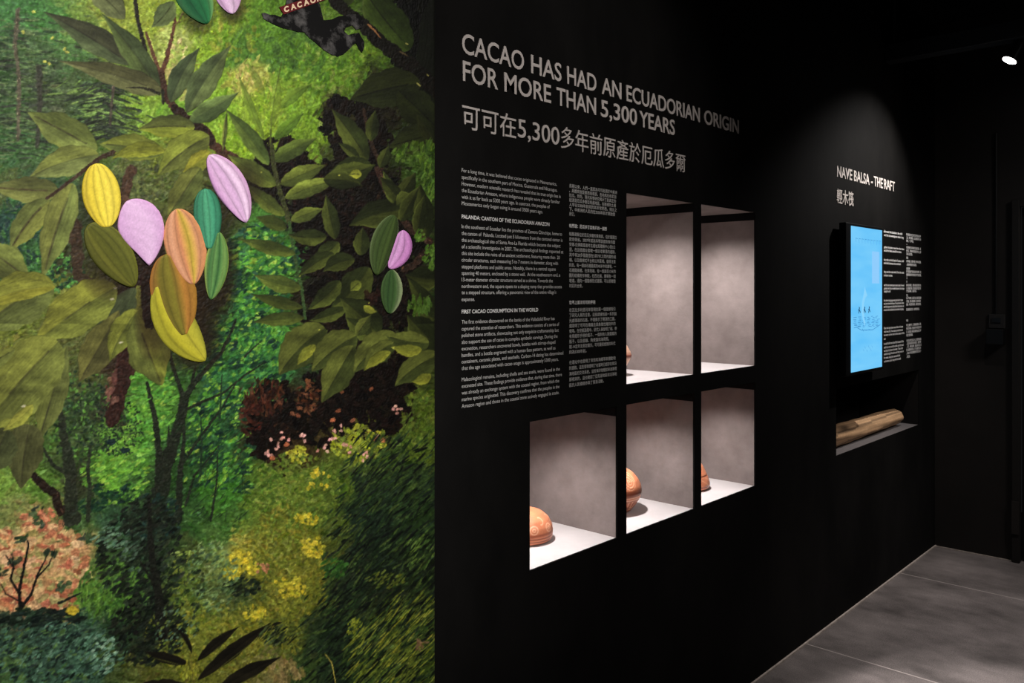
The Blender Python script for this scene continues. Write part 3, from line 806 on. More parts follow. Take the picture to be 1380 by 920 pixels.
# --- right-hand cacao: dark limb and leaves
scatter(560, 45, 40, 60, 240, 8, 4, [(12, 13, 8), (18, 20, 10), (8, 9, 6)], (60, 120), .95, 3)
leaf(578, 150, 590, -40, 30, .1, (20, 24, 12), (26, 30, 16), .8, .6, (12, 12, 8), 1)
leaf(553, 66, 488, -18, 25, -.06, (62, 80, 28), (46, 60, 22), .8, .65, (24, 28, 12), 1, 1, (92, 108, 50))
leaf(480, -4, 440, -8, 16, 0, (50, 60, 26), (40, 50, 22))
limb([(440, -14), (455, 6), (474, 22), (492, 36), (512, 56), (535, 74), (552, 88), (572, 106), (596, 126)], 7, 10, (24, 20, 14), None, .12)
limb([(497, 34), (505, 42), (513, 52)], 1.6, .9, (150, 104, 66)); limb([(540, 70), (550, 76)], 1.5, 1, (86, 72, 48))
leaf(566, 112, 472, 134, 25, .06, (38, 44, 20), (44, 50, 20), .8, .65, (20, 22, 12), 1.2)
leaf(536, 122, 592, 176, 22, -.02, (36, 42, 20), (40, 46, 18), .85, .65, (18, 20, 10), 1)
leaf(592, 180, 524, 198, 20, .04, (46, 54, 22), (40, 46, 20), .85, .65, (24, 26, 12), 1.1)
leaf(588, 196, 560, 150, 10, 0, (40, 44, 18), (36, 42, 18))
for p in [(548, 59), (576, 101), (565, 115), (563, 113)]:
    dab(p[0], p[1], 2.6, 1.3, -30, (168, 160, 90), .9)
scatter(560, 205, 30, 14, 60, 5, 2.4, [(72, 100, 30), (88, 116, 38), (60, 84, 28)], (30, 110), .8)
scatter(578, 230, 10, 44, 80, 6, 2, [(70, 100, 34), (90, 118, 40), (54, 78, 28)], (60, 110), .85)
limb([(490, 148), (496, 180), (505, 205), (515, 228)], 2.2, 3, (52, 38, 30), (78, 58, 46), .3)
limb([(508, 228), (520, 256), (532, 276), (544, 298), (556, 312), (580, 326)], 4, 4, (60, 42, 34), (140, 98, 74), .4)
limb([(588, 330), (568, 345), (556, 358), (542, 364)], 4, 4, (56, 40, 32), (150, 104, 80), .4)
R1, R2 = (72, 80, 34), (46, 54, 25)
for L in [(495, 216, 447, 147, 15, .05), (500, 190, 506, 148, 9, -.05), (484, 214, 455, 192, 6, .05), (512, 226, 524, 196, 8, 0), (500, 222, 440, 236, 14, .06),
          (546, 282, 470, 304, 18, .12), (440, 243, 506, 222, 16, .06), (436, 242, 488, 250, 12, -.1), (530, 274, 516, 230, 8, .05), (536, 268, 560, 232, 10, .05),
          (540, 270, 512, 238, 9, .0), (534, 276, 560, 262, 14, .1), (540, 298, 566, 250, 11, 0), (575, 320, 566, 248, 13, .0), (562, 316, 572, 262, 10, 0),
          (452, 322, 439, 262, 11, -.02), (440, 318, 388, 316, 11, -.1), (456, 326, 420, 346, 12, -.2), (450, 342, 402, 372, 10, .1), (486, 344, 489, 306, 11, 0),
          (478, 350, 435, 366, 12, .2), (497, 360, 445, 415, 20, -.12), (458, 378, 414, 417, 12, -.1), (466, 416, 416, 432, 9, -.05), (510, 452, 458, 401, 21, .08), (500, 456, 466, 428, 12, .0),
          (592, 376, 546, 370, 16, -.05), (588, 450, 548, 372, 14, .1), (586, 430, 560, 410, 16, 0), (592, 470, 548, 424, 20, 0), (588, 500, 560, 452, 20, 0)]:
    k = random.uniform(.88, 1.12) * (0.8 if L[0] > 530 else 1)
    leaf(*L, tuple(v * k for v in R1), tuple(v * k for v in R2), .8, .75, (34, 38, 20), .8, 1, (96, 106, 46) if random.random() < .4 else None)
leaf(487, 236, 470, 236, 6, .2, (140, 142, 48), (120, 124, 44), .8, .7); leaf(486, 380, 472, 392, 7, .1, (110, 118, 44), (96, 104, 40), .8, .7)
scatter(580, 345, 10, 16, 30, 4, 2, [(84, 120, 40), (70, 104, 36)], (40, 100), .85); scatter(566, 318, 8, 10, 16, 4, 2, [(84, 120, 40)], (40, 100), .8)
scatter(565, 412, 16, 12, 50, 5, 2, [(76, 104, 36), (64, 92, 32)], (60, 110), .85)
scatter(505, 400, 14, 12, 12, 5, 3, [(44, 25, 18)], (0, 180), .7)
G1, G2 = (88, 94, 42), (62, 70, 33)
for L in [(438, 442, 376, 505, 25, .12), (480, 452, 420, 500, 22, .1), (476, 466, 433, 542, 20, .0), (535, 452, 476, 502, 20, .14), (592, 478, 532, 520, 17, .12), (578, 462, 520, 452, 14, -.1), (530, 462, 490, 500, 12, .16)]:
    leaf(*L, G2, G1, .8, .65, (44, 50, 26), .9, 1)
leaf(480, 452, 500, 424, 9, 0, G1, G2)
for L in [(425, 465, 400, 492, 7, .1), (526, 474, 491, 499, 7, .15), (568, 470, 528, 466, 8, -.2), (580, 504, 555, 514, 7, -.2), (490, 412, 508, 420, 5, .2)]:
    leaf(*L, (124, 126, 44), (112, 116, 42), .8, .7, (108, 112, 44), .5)
for p in [(497, 408), (530, 468), (404, 372), (430, 444), (352, 232), (457, 236)]:
    dab(p[0], p[1], 1.6, 1.2, 20, (165, 165, 70), .9)

# --- dark painted halos that set the pods off
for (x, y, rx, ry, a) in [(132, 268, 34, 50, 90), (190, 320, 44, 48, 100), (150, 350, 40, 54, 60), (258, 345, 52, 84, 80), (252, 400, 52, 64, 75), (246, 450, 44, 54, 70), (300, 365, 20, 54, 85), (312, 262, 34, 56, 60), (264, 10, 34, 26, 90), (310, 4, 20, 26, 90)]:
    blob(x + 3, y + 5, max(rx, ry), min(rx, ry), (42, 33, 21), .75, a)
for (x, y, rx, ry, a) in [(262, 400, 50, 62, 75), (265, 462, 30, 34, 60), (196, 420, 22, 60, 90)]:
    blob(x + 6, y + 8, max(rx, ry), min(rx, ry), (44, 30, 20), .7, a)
limb([(205, 345), (201, 380), (199, 410), (203, 436)], 11, 8, (40, 27, 21), None, .2, .95)
leaf(236, 372, 218, 292, 9, .1, (96, 98, 40), (110, 118, 44), .8, .7)

# --- dry-brush grit over the grounds, faint streaks over the leaves
def smooth2(a, n):
    for _ in range(n):
        a = (a + np.roll(a, 1, 0) + np.roll(a, -1, 0) + np.roll(a, 1, 1) + np.roll(a, -1, 1)) / 5
    return (a - a.mean()) / a.std()


for _ in range(8000):
    x, y = random.uniform(-60, 596), random.uniform(-60, 990)
    ix, iy = int((x - CX0) * S), int((y - CY0) * S)
    lf = LM[iy, ix]
    if lf > .5 and random.random() < .72: continue
    k = random.choice([.7, .78, .86, 1.14, 1.24, 1.34]) if lf < .5 else random.choice([.88, .92, 1.08, 1.13])
    c = CV[iy, ix] * k + (4 if k > 1 else 0)
    dab(x, y, random.uniform(1.6, 4.2), random.uniform(.5, 1.0), direction(x, y) + (random.gauss(0, 25)), c, .75)
g1, g2 = smooth2(rng.normal(size=(CH, CW)), 1), smooth2(rng.normal(size=(CH, CW)), 5)
amp = 1 - .72 * LM
CV *= (1 + .042 * g1 * amp + .075 * g2 * amp)[..., None]
HT += .12 * g1 * amp + .1 * g2 * amp

# mesh of the canvas: world-metric grid, colours and impasto relief sampled from the painted chart
MX1 = wx(585.6, -0.006)
mx_lines = np.concatenate([np.arange(-0.6, 0.345, 0.02), np.arange(0.345, MX1, 0.00135), [MX1]])
mz_lines = np.concatenate([np.arange(0.02, 0.52, 0.02), np.arange(0.52, 2.25, 0.00135), np.arange(2.25, 2.66, 0.02)])
NX, NZ = len(mx_lines), len(mz_lines)
GXm, GZm = np.meshgrid(mx_lines, mz_lines, indexing='ij')
# chart coordinate of a wall point (the projective map between wall metres and chart units)
rx_, ry_ = GXm, DW - 0.006
depth = rx_ * math.cos(YAW) + ry_ * math.sin(YAW)
lat = rx_ * math.sin(YAW) - ry_ * math.cos(YAW)
dd = np.maximum(depth, 0.3)
U = 690 + F * lat / dd
V = HOR + F * (HC - GZm) / dd


def mirror(v, lo, hi):
    p = (v - lo) % (2 * (hi - lo))
    return lo + np.where(p > hi - lo, 2 * (hi - lo) - p, p)


fx = (mirror(U, CX0 + 6, CX1 - 2) - CX0) * S
fy = (mirror(V, CY0 + 6, CY1 - 6) - CY0) * S
lum = CV.mean(2, keepdims=True)
CV = CV * .84 + lum * .16
gg = np.clip(CV[..., 1] - 1.35 * CV[..., 0], 0, 60)
CV[..., 0] += .30 * gg
CV[..., 2] -= .10 * np.clip(CV[..., 2] - CV[..., 0], 0, 60) + .06 * CV[..., 2]
CV = 255 * (np.clip(CV, 0, 255) / 255) ** 1.2 * 1.15
CVC = np.clip(CV, 0, 255)
colr = linarr(bil(CVC, fx, fy))
hgt = bil(HT, fx, fy)
edgef = np.minimum(1, np.minimum(NX - 1 - np.arange(NX), np.arange(NX)) / 3.0)[:, None]
yy = -0.006 - 0.0011 * hgt * edgef
co = np.stack([GXm, yy, GZm], -1).reshape(-1, 3)
mural = empty('mural_panel', (0.4, 0, 0), 'large jungle mural with cacao pods and a black monkey, left of the black text wall', 'mural')
M_MURAL = painted('mural_paint', 0.6, 0.15, 1.0, 0.2)
M_POD = painted('pod_paint', 0.6, 0.15, 0.97, 0.2)
me = grid_mesh('canvas', co, NX, NZ, colr.reshape(-1, 3))
at(obj('canvas', me, M_MURAL, mural))
bm = bmesh.new(); box(bm, -0.6, MX1, -0.0055, -0.0005, 0.02, 2.65)
at(bmo('backing_board', bm, mat('board_edge', (40, 62, 34), 0.7, 0.2), mural))


def chart(u, v, y):
    return (wx(u, y), y, wz(u, v, y))


def pod(bx, by, tx, ty, hw, bend, cols, a, b, label, order, ridges=5, hiA=(0, 0, 0), edge=None, asym=0.0):
    """painted pod in low relief: columns across, rows along; cols = colour stops across from left to right of base->tip"""
    p0, p2 = np.array([bx, by], float), np.array([tx, ty], float)
    d = p2 - p0; ln = np.linalg.norm(d); nrm = np.array([-d[1], d[0]]) / ln
    p1 = (p0 + p2) / 2 + nrm * bend * ln
    N, K = 46, 31
    pts, cl = [], []
    cols = np.array(cols, float)
    ph = random.uniform(0, 6)
    for i in range(N):
        t = i / (N - 1)
        m = (1 - t) ** 2 * p0 + 2 * t * (1 - t) * p1 + t * t * p2
        T = 2 * (1 - t) * (p1 - p0) + 2 * t * (p2 - p1); T /= np.linalg.norm(T)
        n = np.array([-T[1], T[0]])
        w = hw * max(math.sin(math.pi * t ** a), 0.0) ** b if 0 < i < N - 1 else 0.4
        for j in range(K):
            s = -1 + 2 * j / (K - 1)
            ws = w * (1 + asym * s)
            p = m + n * ws * s
            z = -0.0078 - 0.0022 * math.sqrt(max(0, 1 - s * s)) - order * 0.0004
            if j in (0, K - 1) or i in (0, N - 1): z = -0.0062
            pts.append(chart(p[0], p[1], z))
            f = (s * .5 + .5) * (len(cols) - 1); k = min(int(f), len(cols) - 2)
            c = cols[k] * (1 - (f - k)) + cols[k + 1] * (f - k)
            rg = math.sin((s * ridges) * math.pi * .5 + .4 + .25 * math.sin(t * 5 + ph))
            g = 1 + 0.05 * rg - 0.14 * max(0, 1 - abs(rg + .96) * 9) * (ridges > 0)
            g *= 1 + 0.014 * math.sin(t * 31 + s * 9 + ph) + random.gauss(0, .018)
            c = c * g
            if edge is not None:
                e = max(0, (abs(s) - .86) / .14)
                c = c * (1 - e) + np.array(edge) * e
            cl.append(c)
    me = grid_mesh('painted_cacao_pod', np.array(pts), N, K, linarr(np.array(cl)))
    o = at(obj('painted_cacao_pod', me, M_POD, mural))
    o['label'] = label
    return o


pod(211, 384, 277, 486, 27, .13, [(150, 148, 50), (186, 178, 56), (176, 168, 46), (150, 146, 44)], 1.0, .62, 'painted yellow pod lowest in the big cluster', 0, 5)
pod(224, 342, 249, 453, 31, .03, [(150, 108, 44), (172, 118, 52), (120, 112, 40), (110, 100, 36), (168, 110, 50)], .85, .58, 'painted ochre pod below the orange one', 1, 8)
pod(295, 312, 284, 404, 16, -.05, [(66, 100, 50), (122, 160, 84), (60, 104, 56), (96, 140, 76), (62, 104, 56), (150, 168, 86)], .95, .62, 'painted light green pod right of the orange one', 0, 9, edge=(140, 165, 75))
pod(276, 254, 282, 336, 19, -.03, [(42, 98, 72), (64, 142, 108), (78, 156, 116), (58, 128, 96), (48, 106, 80)], .8, .55, 'painted teal pod behind the orange one', 1, 9)
pod(238, 281, 261, 384, 28, -.02, [(196, 128, 82), (206, 146, 104), (200, 172, 66), (204, 136, 94), (206, 150, 116), (212, 140, 100)], .88, .62, 'painted orange pod with a yellow streak, middle of the cluster', 3, 8, edge=(226, 160, 110))
pod(118, 303, 181, 386, 27, -.06, [(104, 106, 40), (92, 94, 36), (84, 86, 30), (100, 100, 36), (70, 72, 26)], .85, .58, 'painted olive pod under the yellow one', 0, 11)
pod(129, 220, 145, 307, 26, .0, [(218, 196, 66), (232, 210, 78), (236, 214, 76), (222, 198, 62), (200, 176, 54)], .95, .5, 'painted bright yellow pod at left', 2, 9)
pod(170, 271, 201, 358, 31, -.17, [(206, 160, 204), (222, 184, 220), (216, 176, 214), (202, 156, 202)], .74, .84, 'painted pale pink pod with a hooked tip', 3, 0, edge=(222, 170, 216))
pod(281, 209, 332, 300, 22, -.11, [(196, 150, 190), (226, 196, 222), (206, 166, 204), (214, 172, 210), (184, 136, 182)], .9, .62, 'painted lilac pod hanging from the main branch', 2, 7)
pod(240, -38, 280, 32, 24, -.05, [(120, 160, 96), (40, 110, 64), (30, 96, 56), (26, 84, 50), (60, 110, 66)], .9, .62, 'painted dark green pod at the top', 1, 8)
pod(300, -40, 314, 19, 19, .0, [(196, 156, 190), (222, 190, 218), (200, 156, 198)], .9, .62, 'painted pink pod cut by the top of the photo', 1, 4)
pod(543, 310, 524, 362, 15, -.22, [(196, 126, 190), (206, 142, 200), (214, 160, 210), (190, 124, 186)], .9, .62, 'painted small magenta pink pod in the right-hand bush', 1, 6)
pod(532, 290, 508, 371, 17, .10, [(34, 44, 22), (64, 82, 38), (54, 72, 34), (70, 86, 46)], .9, .58, 'painted dark green pod left of the small pink one', 2, 10, edge=(110, 126, 84))
pod(528, 363, 525, 423, 15, -.04, [(150, 160, 120), (58, 86, 44), (48, 74, 38), (60, 84, 42)], .95, .58, 'painted striped green pod below the small pink one', 1, 9)


def flat_poly(name, pts, y, mat_, parent, depth=0.0012):
    bm = bmesh.new()
    vs = [bm.verts.new(chart(u, v, y)) for u, v in pts]
    f = bm.faces.new(vs)
    r = bmesh.ops.extrude_face_region(bm, geom=[f])
    for v in [g for g in r['geom'] if isinstance(g, bmesh.types.BMVert)]:
        v.co.y += depth
    bmesh.ops.triangulate(bm, faces=[f for f in bm.faces if len(f.verts) > 4])
    return at(bmo(name, bm, mat_, parent))


M_FUR = noisy('painted_fur', (11, 10, 10), (104, 101, 99), 30, 0.6, 0.1, 0, 80, (1, 1, 1), 4, .5, .78)
mk = [(353, 18), (357, 17), (364, 20), (371, 20), (379, 23), (383, 14), (390, -16), (428, -18), (430, 2), (433, 14), (436, 27), (440, 27), (447, 26),
      (456, 22), (464, 21), (472, 19), (480, 19), (487, 22), (490, 28), (488, 38), (480, 40), (475, 34), (466, 37), (464, 42), (469, 47), (478, 45),
      (484, 44), (487, 50), (491, 56), (491, 64), (488, 71), (484, 66), (480, 58), (476, 60), (471, 66), (463, 73), (455, 76), (446, 73), (435, 66),
      (425, 57), (416, 50), (410, 43), (402, 43), (392, 40), (382, 38), (372, 34), (362, 29), (355, 25)]
mko = flat_poly('painted_monkey', mk, -0.0082, M_FUR, mural)
mko['label'] = 'painted black monkey reaching along a dark branch'
sg = flat_poly('painted_sign', [(376.5, 9.5), (444, -12.5), (447, -3.5), (382.5, 19.5)], -0.0094, mat('sign_red', (92, 18, 24), .6, .15), mural)
sg['label'] = 'painted dark red sign with pale capitals above the monkey'


# ------------------------------------------------------------------ lettering
def text_mesh(body, offset=0.0, extrude=0.0):
    c = bpy.data.curves.new('tmp', 'FONT')
    c.body = body
    c.size = 1.0
    c.offset = offset
    c.extrude = extrude
    c.resolution_u = 4
    o = bpy.data.objects.new('tmp', c)
    COL.objects.link(o)
    dg = bpy.context.evaluated_depsgraph_get()
    dg.update()
    me = bpy.data.meshes.new_from_object(o.evaluated_get(dg))
    bpy.data.objects.remove(o)
    bpy.data.curves.remove(c)
    return me


def vco(me):
    a = np.zeros(len(me.vertices) * 3, dtype=np.float32)
    me.vertices.foreach_get('co', a)
    return a.reshape(-1, 3)


CAPH = vco(text_mesh('H'))[:, 1].max()
_ext = {}


def extent(s, off=0.0):
    k = (s, off)
    if k not in _ext:
        v = vco(text_mesh(s, off)); _ext[k] = (v[:, 0].min(), v[:, 0].max())
    return _ext[k]


def place(me, sx, x0, ox, sz, z0, y):
    """font units -> wall: x = x0 + (u-ox)*sx, z = z0 + v*sz, depth around y"""
    v = vco(me)
    w = np.stack([x0 + (v[:, 0] - ox) * sx, y - v[:, 2], z0 + v[:, 1] * sz], -1)
    me.vertices.foreach_set('co', w.astype(np.float32).ravel())
    me.update()
    return me


def raised_word(word, px0, px1, zb, cap, parent, off=0.02, thick=0.0024, sz=None):
    """each letter its own raised block on the wall; word runs from px0 to px1 measured on the wall"""
    X0, X1 = wx(px0), wx(px1)
    if word[0] < '\u2000' and not word[0].isdigit(): X1 -= 0.03 * (X1 - X0)
    e0, e1 = extent(word, off)
    sx = (X1 - X0) / (e1 - e0)
    szz = sz or cap / CAPH
    for i, ch in enumerate(word):
        sh = extent(word[:i + 1])[1] - extent(ch)[1] if i else 0.0
        me = text_mesh(ch, off, thick / 2)
        v = vco(me); v[:, 0] += sh
        me.vertices.foreach_set('co', v.ravel())
        place(me, sx, X0, e0, szz, zb, -thick / 2 - 0.0004)
        me.name = 'letter'
        at(obj('letter', me, M_TITLE, parent))


ttl = empty('wall_title', (1.4, 0, 2.0), 'large raised English title over two lines at the top of the black wall', 'wall lettering')
for w_, a_, b_ in [('CACAO', 621.7, 707.6), ('HAS', 714.8, 757), ('HAD', 763.5, 804), ('AN', 810, 837.4), ('ECUADORIAN', 843.5, 945), ('ORIGIN', 948.5, 996.3)]:
    raised_word(w_, a_, b_, 2.0818, 0.0478, ttl, 0.012)
for w_, a_, b_ in [('FOR', 622.8, 671.7), ('MORE', 678.7, 743.5), ('THAN', 749, 803.9), ('5,300', 809, 857.6), ('YEARS', 861, 910)]:
    raised_word(w_, a_, b_, 2.0143, 0.0478, ttl, 0.012)
ctl = empty('wall_title', (1.4, 0, 1.89), 'raised Chinese title line under the large English title', 'wall lettering')
CH_SZ = 0.061 / 0.92
raised_word('可可在', 622, 694.5, 1.9022, 0, ctl, 0.004, 0.0024, CH_SZ)
raised_word('5,300', 697, 753, 1.9035, 0.047, ctl, 0.006)
raised_word('多年前原產於厄瓜多爾', 755, 923, 1.9022, 0, ctl, 0.0, 0.0024, CH_SZ)
rt = empty('wall_title', (3.75, 0, 2.0), 'small raised English title lit above the blue screen', 'wall lettering')
for w_, a_, b_ in [('NAVE', 1127.4, 1148.4), ('BALSA', 1150.2, 1171.8), ('-', 1173.3, 1175.6), ('THE', 1177, 1189.4), ('RAFT', 1190.8, 1205.6)]:
    raised_word(w_, a_, b_, 2.0175, 0.0485, rt, 0.014)
rc = empty('wall_title', (3.75, 0, 1.89), 'three raised Chinese characters under the lit raft title', 'wall lettering')
raised_word('輕木筏', 1127, 1149.6, 1.902, 0, rc, 0.008, 0.0024, 0.066 / 0.92)


def text_block(lines, zfun, px0, sz, parent, name, mat_, off=0.0, y=-0.0006):
    """lines: (text, row, right px or None); one flat vinyl mesh"""
    X0 = wx(px0)
    vs, fs = [], []
    n = 0
    for t, row, pr in lines:
        me = text_mesh(t, off)
        v = vco(me)
        e0, e1 = v[:, 0].min(), v[:, 0].max()
        sx = (wx(pr) - X0) / (e1 - e0) if pr else sz * 0.86
        place(me, sx, X0, e0, sz, zfun(row), y)
        w = vco(me)
        vs.append(w)
        for p in me.polygons:
            fs.append([i + n for i in p.vertices])
        n += len(w)
        bpy.data.meshes.remove(me)
    me = bpy.data.meshes.new(name)
    me.from_pydata(np.concatenate(vs).tolist(), [], fs)
    me.update()
    return at(obj(name, me, mat_, parent))


def zE(r):      # row (photo line at the column's left edge) -> baseline height on the wall
    return HC - (r + 2.6 - HOR) / 824.5 * HC


en = empty('text_panel', (1.4, 0, 1.2), 'tall column of small English text on the black wall beside the mural', 'wall text')
c3 = lambda c: 610 + c / 4.975
c4 = lambda c: 610 + c / 5.41
r3 = lambda c: 215 + c / 4.975
r4 = lambda c: 390 + c / 5.41
SZ_E = 0.0134
text_block([("For a long time, it was believed that cacao originated in Mesoamerica,", r3(70), c3(697)), ("specifically in the southern part of Mexico, Guatemala and Nicaragua.", r3(115), c3(700)),
            ("However, modern scientific research has revealed that its true origin lies in", r3(160), c3(723)), ("the Ecuadorian Amazon, where indigenous people were already familiar", r3(204), c3(717)),
            ("with it as far back as 5300 years ago. In contrast, the peoples of", r3(248), c3(650)), ("Mesoamerica only began using it around 3500 years ago.", r3(291), c3(603))], zE, 622, SZ_E, en, 'paragraph', M_VINYL, 0.0)
text_block([("PALANDA: CANTON OF THE ECUADORIAN AMAZON", r3(381), c3(648))], zE, 622, SZ_E, en, 'heading', M_BOLD, 0.016)
text_block([("In the southeast of Ecuador lies the province of Zamora Chinchipe, home to", r3(446), c3(732)), ("the canton of  Palanda. Located just 5 kilometers from the cantonal center is", r3(492), c3(735)),
            ("the archaeological site of Santa Ana-La Florida which became the subject", r3(537), c3(722)), ("of a scientific investigation in 2007. The archaeological findings reported at", r3(581), c3(740)),
            ("this site include the ruins of an ancient settlement, featuring more than  20", r3(626), c3(717)), ("circular structures, each measuring 5 to 7 meters in diameter, along with", r3(670), c3(705)),
            ("stepped platforms and public areas. Notably, there is a central square", r3(715), c3(690)), ("spanning 40 meters, enclosed by a stone wall.  At the southeastern end, a", r3(759), c3(720)),
            ("13-meter diameter circular structure served as a shrine. Towards the", r3(803), c3(670)), ("northwestern end, the square opens to a sloping ramp that provides access", r3(847), c3(730)),
            ("to a stepped structure, offering a panoramic view of the entire village's", r3(889), c3(693)), ("expanse.", r4(70), c4(160))], zE, 622, SZ_E, en, 'paragraph', M_VINYL, 0.0)
text_block([("FIRST CACAO CONSUMPTION IN THE WORLD", r4(161), c4(622))], zE, 622, SZ_E, en, 'heading', M_BOLD, 0.016)
text_block([("The first evidence discovered on the banks of the Valladolid River has", r4(236), c4(742)), ("captured the attention of researchers. This evidence consists of a series of", r4(285), c4(775)),
            ("polished stone artifacts, showcasing not only exquisite craftsmanship but", r4(333), c4(772)), ("also support the use of cacao in complex symbolic carvings. During the", r4(382), c4(763)),
            ("excavation, researchers uncovered bowls, bottles with stirrup-shaped", r4(430), c4(747)), ("handles, and a bottle engraved with a human face pattern, as well as", r4(478), c4(748)),
            ("containers, ceramic plates, and seashells. Carbon-14 dating has determined", r4(525), c4(805)), ("that the age associated with cacao usage is approximately 5300 years.", r4(573), c4(770))], zE, 622, SZ_E, en, 'paragraph', M_VINYL, 0.0)
text_block([("Malacological remains, including shells and sea snails, were found in the", r4(655), c4(780)), ("excavated site. These findings provide evidence that, during that time, there", r4(703), c4(795)),
            ("was already an exchange system with the coastal region, from which the", r4(752), c4(775)), ("marine species originated. This discovery confirms that the peoples in the", r4(800), c4(777)),
            ("Amazon region and those in the coastal zone actively engaged in trade.", r4(849), c4(775))], zE, 622, SZ_E, en, 'paragraph', M_VINYL, 0.0)

zh = empty('text_panel', (1.82, 0, 1.2), 'narrow column of small Chinese text between the English column and the niches', 'wall text')


def zC(r):
    return HC - (r + 1.9 - HOR) / 715.5 * HC


r5 = lambda c: 235 + c / 5.75
r6 = lambda c: 390 + c / 6.13
q5 = lambda c: 755 + c / 5.75
q6 = lambda c: 755 + c / 6.13
SZ_C = 0.0117
P1 = ["長期以來，人們一直認為可可起源於中美洲", "，具體來說是墨西哥南部、危地馬拉和尼加", "拉瓜。然而，現代科學研究揭示了其真正的", "起源是厄瓜多爾亞馬遜地區，在那裡的土著", "人早在5300年前就對其非常熟悉。相比之", "下，中美洲的人民約在3500年前才開始使", "用它。"]
text_block([(t, r5(88 + 36.3 * i), q5([438, 432, 430, 430, 437, 423, 112][i])) for i, t in enumerate(P1)], zC, 767, SZ_C, zh, 'paragraph', M_VINYL)
text_block([("帕蘭達：厄瓜多爾亞馬遜的一個縣", r5(397), q5(360))], zC, 767, SZ_C, zh, 'heading', M_BOLD, 0.012)
P2 = ["帕蘭達縣位於厄瓜多爾的東南部，位於薩莫拉", "欽奇佩省。2007年成為科學調查對象的聖", "安娜-拉佛羅里達考古遺址距離縣中心僅5公", "里。在這個遺址發現一個古老聚落的遺跡，", "其中有20多個直徑在5到7米之間的圓形結", "構，以及階梯式平台和公共區域。值得注意", "的是，有一個由石牆圍成的40米中央廣場，一", "石牆圍繞著。在東南端，有一個直徑13米的", "圓形結構用作神殿。在西北端，廣場有一個", "坡道，通向一個階梯形式建築，可以俯瞰整", "村莊的全景。"]
text_block([(t, r5(461 + 40.2 * i), q5([436, 424, 425, 426, 430, 427, 430, 428, 427, 428, 172][i])) for i, t in enumerate(P2)], zC, 767, SZ_C, zh, 'paragraph', M_VINYL)
text_block([("世界上首次可可的使用", r6(109), q6(287))], zC, 767, SZ_C, zh, 'heading', M_BOLD, 0.012)
P3 = ["在瓦拉多利德河岸發現的第一個證據吸引", "了研究人員的注意。這些證據包括一系列拋", "光處理過的石器，不僅展示了精湛的工藝，", "還證明了可可在複雜且具象徵性雕刻中的", "使用。在挖掘過程中，研究人員發現了碗、帶", "有馬鐙形手柄的瓶子、一個刻有人臉圖案的", "瓶子，以及容器、陶瓷盤和海貝殼。", "碳-14定年法測定顯示，可可最初使用的年代", "約為5300年前。"]
text_block([(t, r6(171 + 43.4 * i), q6([453, 464, 453, 455, 465, 463, 402, 453, 215][i])) for i, t in enumerate(P3)], zC, 767, SZ_C, zh, 'paragraph', M_VINYL)
P4 = ["在遺址中也發現了貝殼和海螺等軟體動物", "的遺骸。這些發現證明了在當時已經存在與沿", "海地區的交流系統，這些海洋物種就來自那裡", "那裡來的，這也確認了亞馬遜地區和沿海地", "區的人民積極參與了貿易活動。"]
text_block([(t, r6(604 + 47 * i), q6([455, 463, 465, 465, 358][i])) for i, t in enumerate(P4)], zC, 767, SZ_C, zh, 'paragraph', M_VINYL)

# text by the raft screen
rr = lambda c: 290 + c / 4.0


def zR(r, px0):
    off = 735.9 + 0.752 * (1259.8 - px0) - HOR
    return HC - (r + 1.6 - HOR) / off * HC


re_ = empty('text_panel', (4.36, 0, 1.3), 'small English text column right of the blue screen', 'wall text')
rz = empty('text_panel', (4.72, 0, 1.3), 'small Chinese text column at the far right beside the English raft text', 'wall text')
BL_E = [["allowed the builders the skill", "and the knowledge to make long"], ["gather the balsa trees from the rivers", "and all the fleets set sail from there"], ["the rafts carried loads of cacao, shell", "and cloth between the northern"],
        ["they used the trade winds. From the coast", "to distant markets"], ["and the sail moved upon a mast made of wood", "guided with the movable boards that kept", "steady the raft"],
        ["for three long logs were tied with ropes", "and over them the house. The sails were cotton", "and the logs were balsa from the forest, cut", "at each side and lashed to the others in group"],
        ["Over the logs there was a floor of canes", "which was dry. Two masts carried the sail", "to every corner and to the ocean of the", "south."],
        ["It could hold more than fifty thousand kilos", "with the crew and the cabin, and the load", "was kept dry above the water. These rafts", "sailed through the calms and they went on", "for weeks, along the coasts and back", "to the same coasts, heavy with the shells"]]
ROWS_E = [[85, 105], [170, 188], [238, 256], [303, 322], [375, 393, 409], [458, 475, 492, 509], [608, 627, 645, 665], [692, 712, 730, 748, 768, 787]]
ENDS_E = [[463, 470], [473, 458], [471, 455], [472, 410], [473, 474, 400], [466, 472, 472, 470], [467, 465, 474, 374], [471, 470, 466, 470, 452, 455]]
for ls, rs, es in zip(BL_E, ROWS_E, ENDS_E):
    text_block([(t, rr(r), 1100 + e / 4.0) for t, r, e in zip(ls, rs, es)], lambda r: zR(r, 1191), 1191, 0.0168, re_, 'paragraph', M_BOLD, 0.012)
